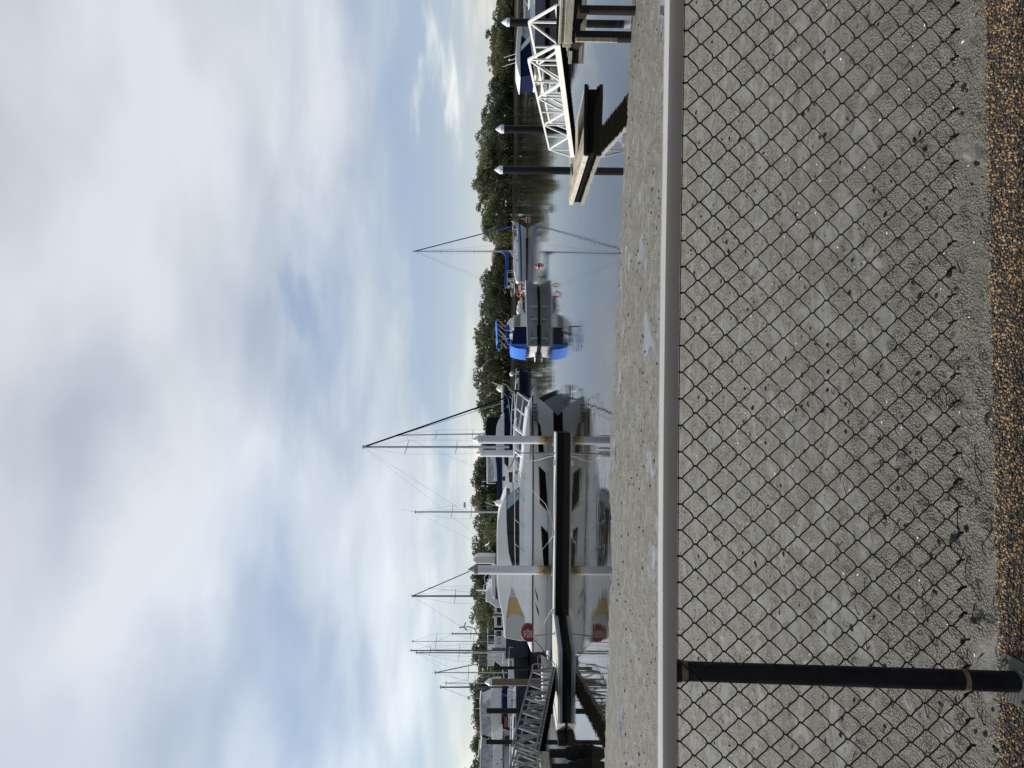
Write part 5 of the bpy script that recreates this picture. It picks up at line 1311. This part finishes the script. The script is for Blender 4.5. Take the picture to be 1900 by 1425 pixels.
# mast rising over the yacht roof
def m5(t, Y):
    ms = rig(t, 950, 771, 950, Y, 3.4, 'mastgrey', (0.42, 0.62), fore=None, aft=(1010, 890), sp_w=1.2, extra=((950, 772, 944, 866), (945, 745, 950, 771)))
    mb = MB(); mb.box(W(939, 860, Y) - Vector((.12, .25, .02)), W(935, 864, Y) + Vector((0.12, .25, 0))); mb.build('radar', 'mastgrey', ms)
generic('radar_sloop', 'sloop whose grey mast with radar rises over the yacht hardtop front', 'sailing boat', 66, (880, 1080, 945, 945, ['gel', 'navyhull', 'gel']), [('coachroof', 'gel', [(930, 946), (935, 938), (990, 936), (1030, 938), (1035, 946)], 1.0, .05, [])], (), m5)
def m6(t, Y):
    rig(t, 1106, 765, 925, Y, 3.6, 'mastdark', (0.27, 0.5), fore=(1058, 876), aft=(1178, 880), forer=.05, foremat='blackcanvas', sp_w=1.2, extra=((1106, 765, 1172, 870), (1090, 792, 1106, 925), (1090, 792, 1086, 905), (1092, 792, 1100, 900)))
    rig(t, 1176, 840, 925, Y, 2.6, 'mastdark', (0.6,), fore=None, aft=(1200, 790), sp_w=.7)
    mb = MB(); mb.tube([W(1176, 885, Y), W(1166, 880, Y), W(1163, 870, Y), W(1163, 864, Y)], .05, 6); 
    c = W(1163, 861, Y)
    for k in range(3): an = R(100 + 120 * k); mb.beam(c, c + Vector((.5 * math.cos(an), 0, .5 * math.sin(an))), .06, .1)
    mb.build('wind_generator', 'mastdark', t)
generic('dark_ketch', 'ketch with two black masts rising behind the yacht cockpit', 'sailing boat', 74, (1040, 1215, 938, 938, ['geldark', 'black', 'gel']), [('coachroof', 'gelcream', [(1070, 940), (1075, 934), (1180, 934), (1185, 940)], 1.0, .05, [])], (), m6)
# flybridge cruiser just behind the hardtop tail
generic('flybridge_cruiser', 'white flybridge cruiser with upright tender seen above the motor yacht hardtop', 'motor cruiser', 56, (1020, 1125, 945, 945, ['gel', 'black', 'gel']),
        [('roof', 'gel', [(1063, 911), (1101, 912), (1112, 916), (1112, 920), (1063, 919)], 1.5, .05, []),
         ('wheelhouse', 'gel', [(1080, 919), (1098, 901.5), (1117, 901.5), (1118, 908), (1126, 918), (1130, 935), (1075, 940)], 1.35, .05, [('window', 'glass', [(1086, 919), (1092, 916.5), (1110, 917), (1113, 924), (1088, 921)]), ('window', 'glass', [(1084, 912.5), (1090, 912), (1091, 914), (1084, 914)])])],
        [[(1066, 905), (1070, 907), (1078, 898), (1090, 899)], [(1062, 908), (1078, 908)]],
        lambda t, Y: (MB().tube([W(1096, 909, Y), W(1095, 883, Y)], .05, 6).build('light_pole', 'white', t), MB().ball(W(1081, 908, Y), .12).build('dome', 'gelcream', t)))
mb = MB(); Y = 54
mb.prism([W(a, b, Y) for a, b in ((1033, 920), (1032.5, 886), (1036, 880), (1042, 876), (1046.5, 884), (1047, 912), (1049, 920))], (0, 1.3, 0))
tag(mb.build('upright_tender', 'gelcream', bevel=.12, seg=3), 'white tender stowed on its end above the yacht hardtop near the middle pile', 'dinghy')
def hb(t, Y):
    pass
generic('houseboat', 'long white houseboat with square dark windows behind the yacht cockpit', 'houseboat', 95, (1110, 1290, 950, 950, ['gel', 'black', 'gel']),
        [('house', 'gel', [(1118, 918), (1190, 917), (1226, 917), (1240, 935), (1240, 950), (1118, 950)], 1.7, .04,
          [('window', 'glass', rect(1127, 1136, 922, 932)), ('window', 'glass', rect(1145, 1161, 922, 930)), ('window', 'glass', rect(1171, 1180, 921, 930)), ('window', 'clear', rect(1183, 1195, 922, 930))]),
         ('lower_house', 'gelcream', [(1208, 905), (1236, 906), (1236, 917), (1208, 917)], 1.3, .03, [])], [[(1186, 907), (1186, 917)], [(1160, 905), (1200, 905), (1236, 905)]],
        lambda t, Y: MB().lathe(W(1142, 916, Y - 2), [(.3, -.02), (.3, .12), (.05, .14)], 16).build('disc_aerial', 'gelcream', t))
# two hulls left of the stern, shade put into their slate colour, with rigs
def m8(t, Y):
    mb = MB()
    for i in range(6): mb.ball(W(1216 + i * 8, 949.5 + (i % 2), Y - .5), (.35, .2, .16), 8, 6)
    mb.build('fender_row', 'gelcream', t)
    mb = MB(); mb.tube([W(1236, 932, Y), W(1262, 936, Y), W(1290, 938, Y)], .05, 6); mb.build('boom', 'mastgrey', t)
    mb = MB(); mb.prism([W(a, b, Y) + Vector((0, -.5, 0)) for a, b in ((1240, 943), (1244, 937), (1258, 936), (1264, 943))], (0, 1, 0)); mb.build('spray_hood', 'navy', t, bevel=.06)
    rig(t, 1211, 773, 945, Y, 3.4, 'mastgrey', (0.54,), fore=None, aft=(1250, 860), sp_w=1.3, extra=((1211, 773, 1262, 850),))
    rig(t, 1207, 763, 940, Y + 1.5, 2.6, 'mastbrown', (0.8,), fore=None, aft=None, sp_w=.7, topdx=0)
    rig(t, 1190, 766, 940, Y + 6, 1.4, 'mastgrey', (0.35, 0.75), sp_w=1.3)
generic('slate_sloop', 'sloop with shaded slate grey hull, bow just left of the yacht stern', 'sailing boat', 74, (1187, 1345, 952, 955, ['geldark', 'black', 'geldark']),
        [('coachroof', 'gel', [(1205, 953), (1210, 945), (1222, 943), (1240, 943), (1262, 944), (1266, 955)], 1.0, .06, [('cabin_window', 'glass', rect(1225, 1238, 947, 949))]),
         ('boom_cover', 'greycanvas', [(1211, 935), (1233, 931.5), (1234, 937), (1212, 941)], .25, .08, [])],
        [[(1190, 946), (1200, 944.5), (1240, 944), (1290, 946)], [(1192, 946), (1193, 952)], [(1215, 945), (1215, 952)]], m8)
def m9(t, Y):
    mb = MB()
    for dy in (-1.2, 1.2):
        mb.tube([W(1340, 948, Y) + Vector((0, dy, 0)), W(1400, 946, Y) + Vector((0, dy, 0)), W(1460, 945, Y) + Vector((0, dy, 0))], .02, 4)
        for y in (1342, 1360, 1380, 1400, 1425): mb.tube([W(y, 947, Y) + Vector((0, dy, 0)), W(y, 957, Y) + Vector((0, dy, 0))], .022, 4)
    mb.build('pushpit', 'steel', t)
    for y0, y1, v in ((1300, 1318, 949), (1322, 1336, 950)):
        mb = MB(); a = W(y0, v, Y); b = W(y1, v + 3, Y); mb.box((b.x, Y - .5, b.z), (a.x, Y + .5, a.z)); mb.build('deck_box', 'greycanvas', t, bevel=.06)
    rig(t, 1275, 818, 945, Y, 3.2, 'mastdark', (0.5,), fore=None, aft=(1300, 880), sp_w=1.4)
    rig(t, 1267.5, 828, 945, Y + 3, 1.8, 'mastgrey', (0.3,), sp_w=.8)
    rig(t, 1248, 808, 945, Y - 2, 2.2, 'mastgrey', (0.55,), fore=(1228, 905), forer=.04, foremat='sailblue', sp_w=1.0)
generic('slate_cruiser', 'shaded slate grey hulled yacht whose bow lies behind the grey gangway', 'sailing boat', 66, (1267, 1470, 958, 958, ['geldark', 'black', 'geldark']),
        [('deckhouse', 'gel', [(1290, 958), (1296, 953), (1320, 952), (1420, 950), (1425, 958)], 1.2, .06, [('cabin_window', 'glass', rect(1330, 1350, 953.5, 956))]),
         ('tender', 'navy', [(1276, 942), (1278, 933), (1285, 931), (1330, 931), (1332, 940)], .8, .08, [])],
        [[(1268, 942), (1310, 942)], [(1270, 942), (1276, 957)], [(1283, 942), (1272, 957)], [(1290, 942), (1292, 956)]], m9)
# cruiser with clear curtains, and the white one at the very edge
generic('curtain_cruiser', 'flybridge cruiser with clear plastic curtains and beige side panels behind dark piles', 'motor cruiser', 82, (1262, 1440, 948, 950, ['gel', 'black', 'gel']),
        [('bimini', 'gel', [(1300, 891.5), (1305, 889.5), (1368, 891.5), (1368, 893.5), (1303, 893)], 1.5, .03, []),
         ('curtains', 'clear', [(1304, 893), (1362, 893), (1365, 902), (1368, 913), (1296, 913), (1302, 900)], 1.4, .02, [('frame_bar', 'white', rect(1327, 1328.5, 894, 912))]),
         ('fly_coaming', 'gelcream', [(1276, 915), (1285, 911), (1372, 912.5), (1375, 931), (1276, 931)], 1.6, .06, [('white_band', 'gel', rect(1277, 1313, 915.5, 930))]),
         ('saloon', 'navy', [(1282, 931.5), (1374, 931.5), (1374, 942), (1290, 942)], 1.4, .03, [('timber_rail', 'teak', [(1322, 936), (1350, 935.8), (1356, 938), (1350, 941), (1322, 940)])]),
         ('lower_side', 'gel', [(1276, 942.5), (1380, 942.5), (1380, 952), (1270, 952)], 1.5, .06, [])],
        [[(1305, 884), (1305, 945)], [(1358, 909), (1378, 889)]])
def m10(t, Y):
    mb = MB(); mb.tube([W(1372, 890, Y), W(1405, 887.5, Y)], .04, 6); mb.build('boat_boom', 'white', t)
generic('white_cruiser', 'white round-bowed cruiser with portholes at the outer edge, nearest the landing', 'motor cruiser', 78, (1352, 1560, 932, 940, ['gel', 'black', 'gel']),
        [('bimini', 'gel', [(1386, 893), (1392, 890.5), (1480, 890), (1480, 893)], 1.4, .03, []),
         ('curtains', 'clear', [(1389, 893), (1480, 893), (1480, 916), (1396, 913)], 1.3, .02, []),
         ('deckhouse', 'gel', [(1366, 933), (1378, 921), (1392, 914), (1480, 914), (1480, 934)], 1.5, .1, [('porthole', 'glass', rect(1408, 1410.5, 929, 931.5)), ('porthole', 'glass', rect(1416, 1418, 921.5, 923.5))]),
         ('saloon_glass', 'glass', [(1384, 936), (1386, 948), (1383, 953), (1377, 945), (1378, 937)], 1.72, .02, [])],
        [[(1352, 925), (1380, 912)]], m10)
generic('inner_cruiser', 'white motor boat lying between the grey gangway and the landing', 'motor boat', 58, (1388, 1600, 960, 964, ['gelmid', 'black', 'geldark']),
        [('coachroof', 'gel', [(1400, 962), (1408, 957), (1500, 955), (1500, 964)], 1.2, .08, [])], (), None)

# white stern behind the gangway foot
generic('white_runabout', 'small white runabout with low wedge hull behind the foot of grey gangway', 'motor boat', 36.2, (1215, 1300, 1004, 1006, ['gel', 'black', 'gel']),
        [('engine_cover', 'black', [(1222, 1004), (1225, 998), (1240, 998), (1242, 1005)], .35, .08, [])], (), None, depth=1.9)

# gull in flight
def gull():
    c = W(1011, 908, 50); t = MB(); s = .34
    vs = [c + Vector(v) * s for v in ((.9, 0, .05), (.35, .16, .05), (.35, -.16, .05), (.35, 0, .2), (-.5, .14, 0), (-.5, -.14, 0), (-.5, 0, .12), (-1.1, .1, 0), (-1.1, -.1, 0), (-.1, .9, .75), (-.35, .85, .72), (-.7, 1.7, 1.0), (-.1, -.9, .75), (-.35, -.85, .72), (-.7, -1.7, 1.0))]
    fs = [(0, 1, 3), (0, 3, 2), (0, 2, 1), (1, 4, 6, 3), (2, 3, 6, 5), (1, 2, 5, 4), (4, 7, 8, 5), (4, 6, 7), (5, 8, 6), (6, 7, 8), (1, 9, 10, 4), (9, 11, 10), (2, 5, 13, 12), (12, 13, 14)]
    t.add(vs, fs); tag(t.build('gull', 'bird'), 'white gull with raised wings flying over the motor yacht hardtop', 'bird')
gull()
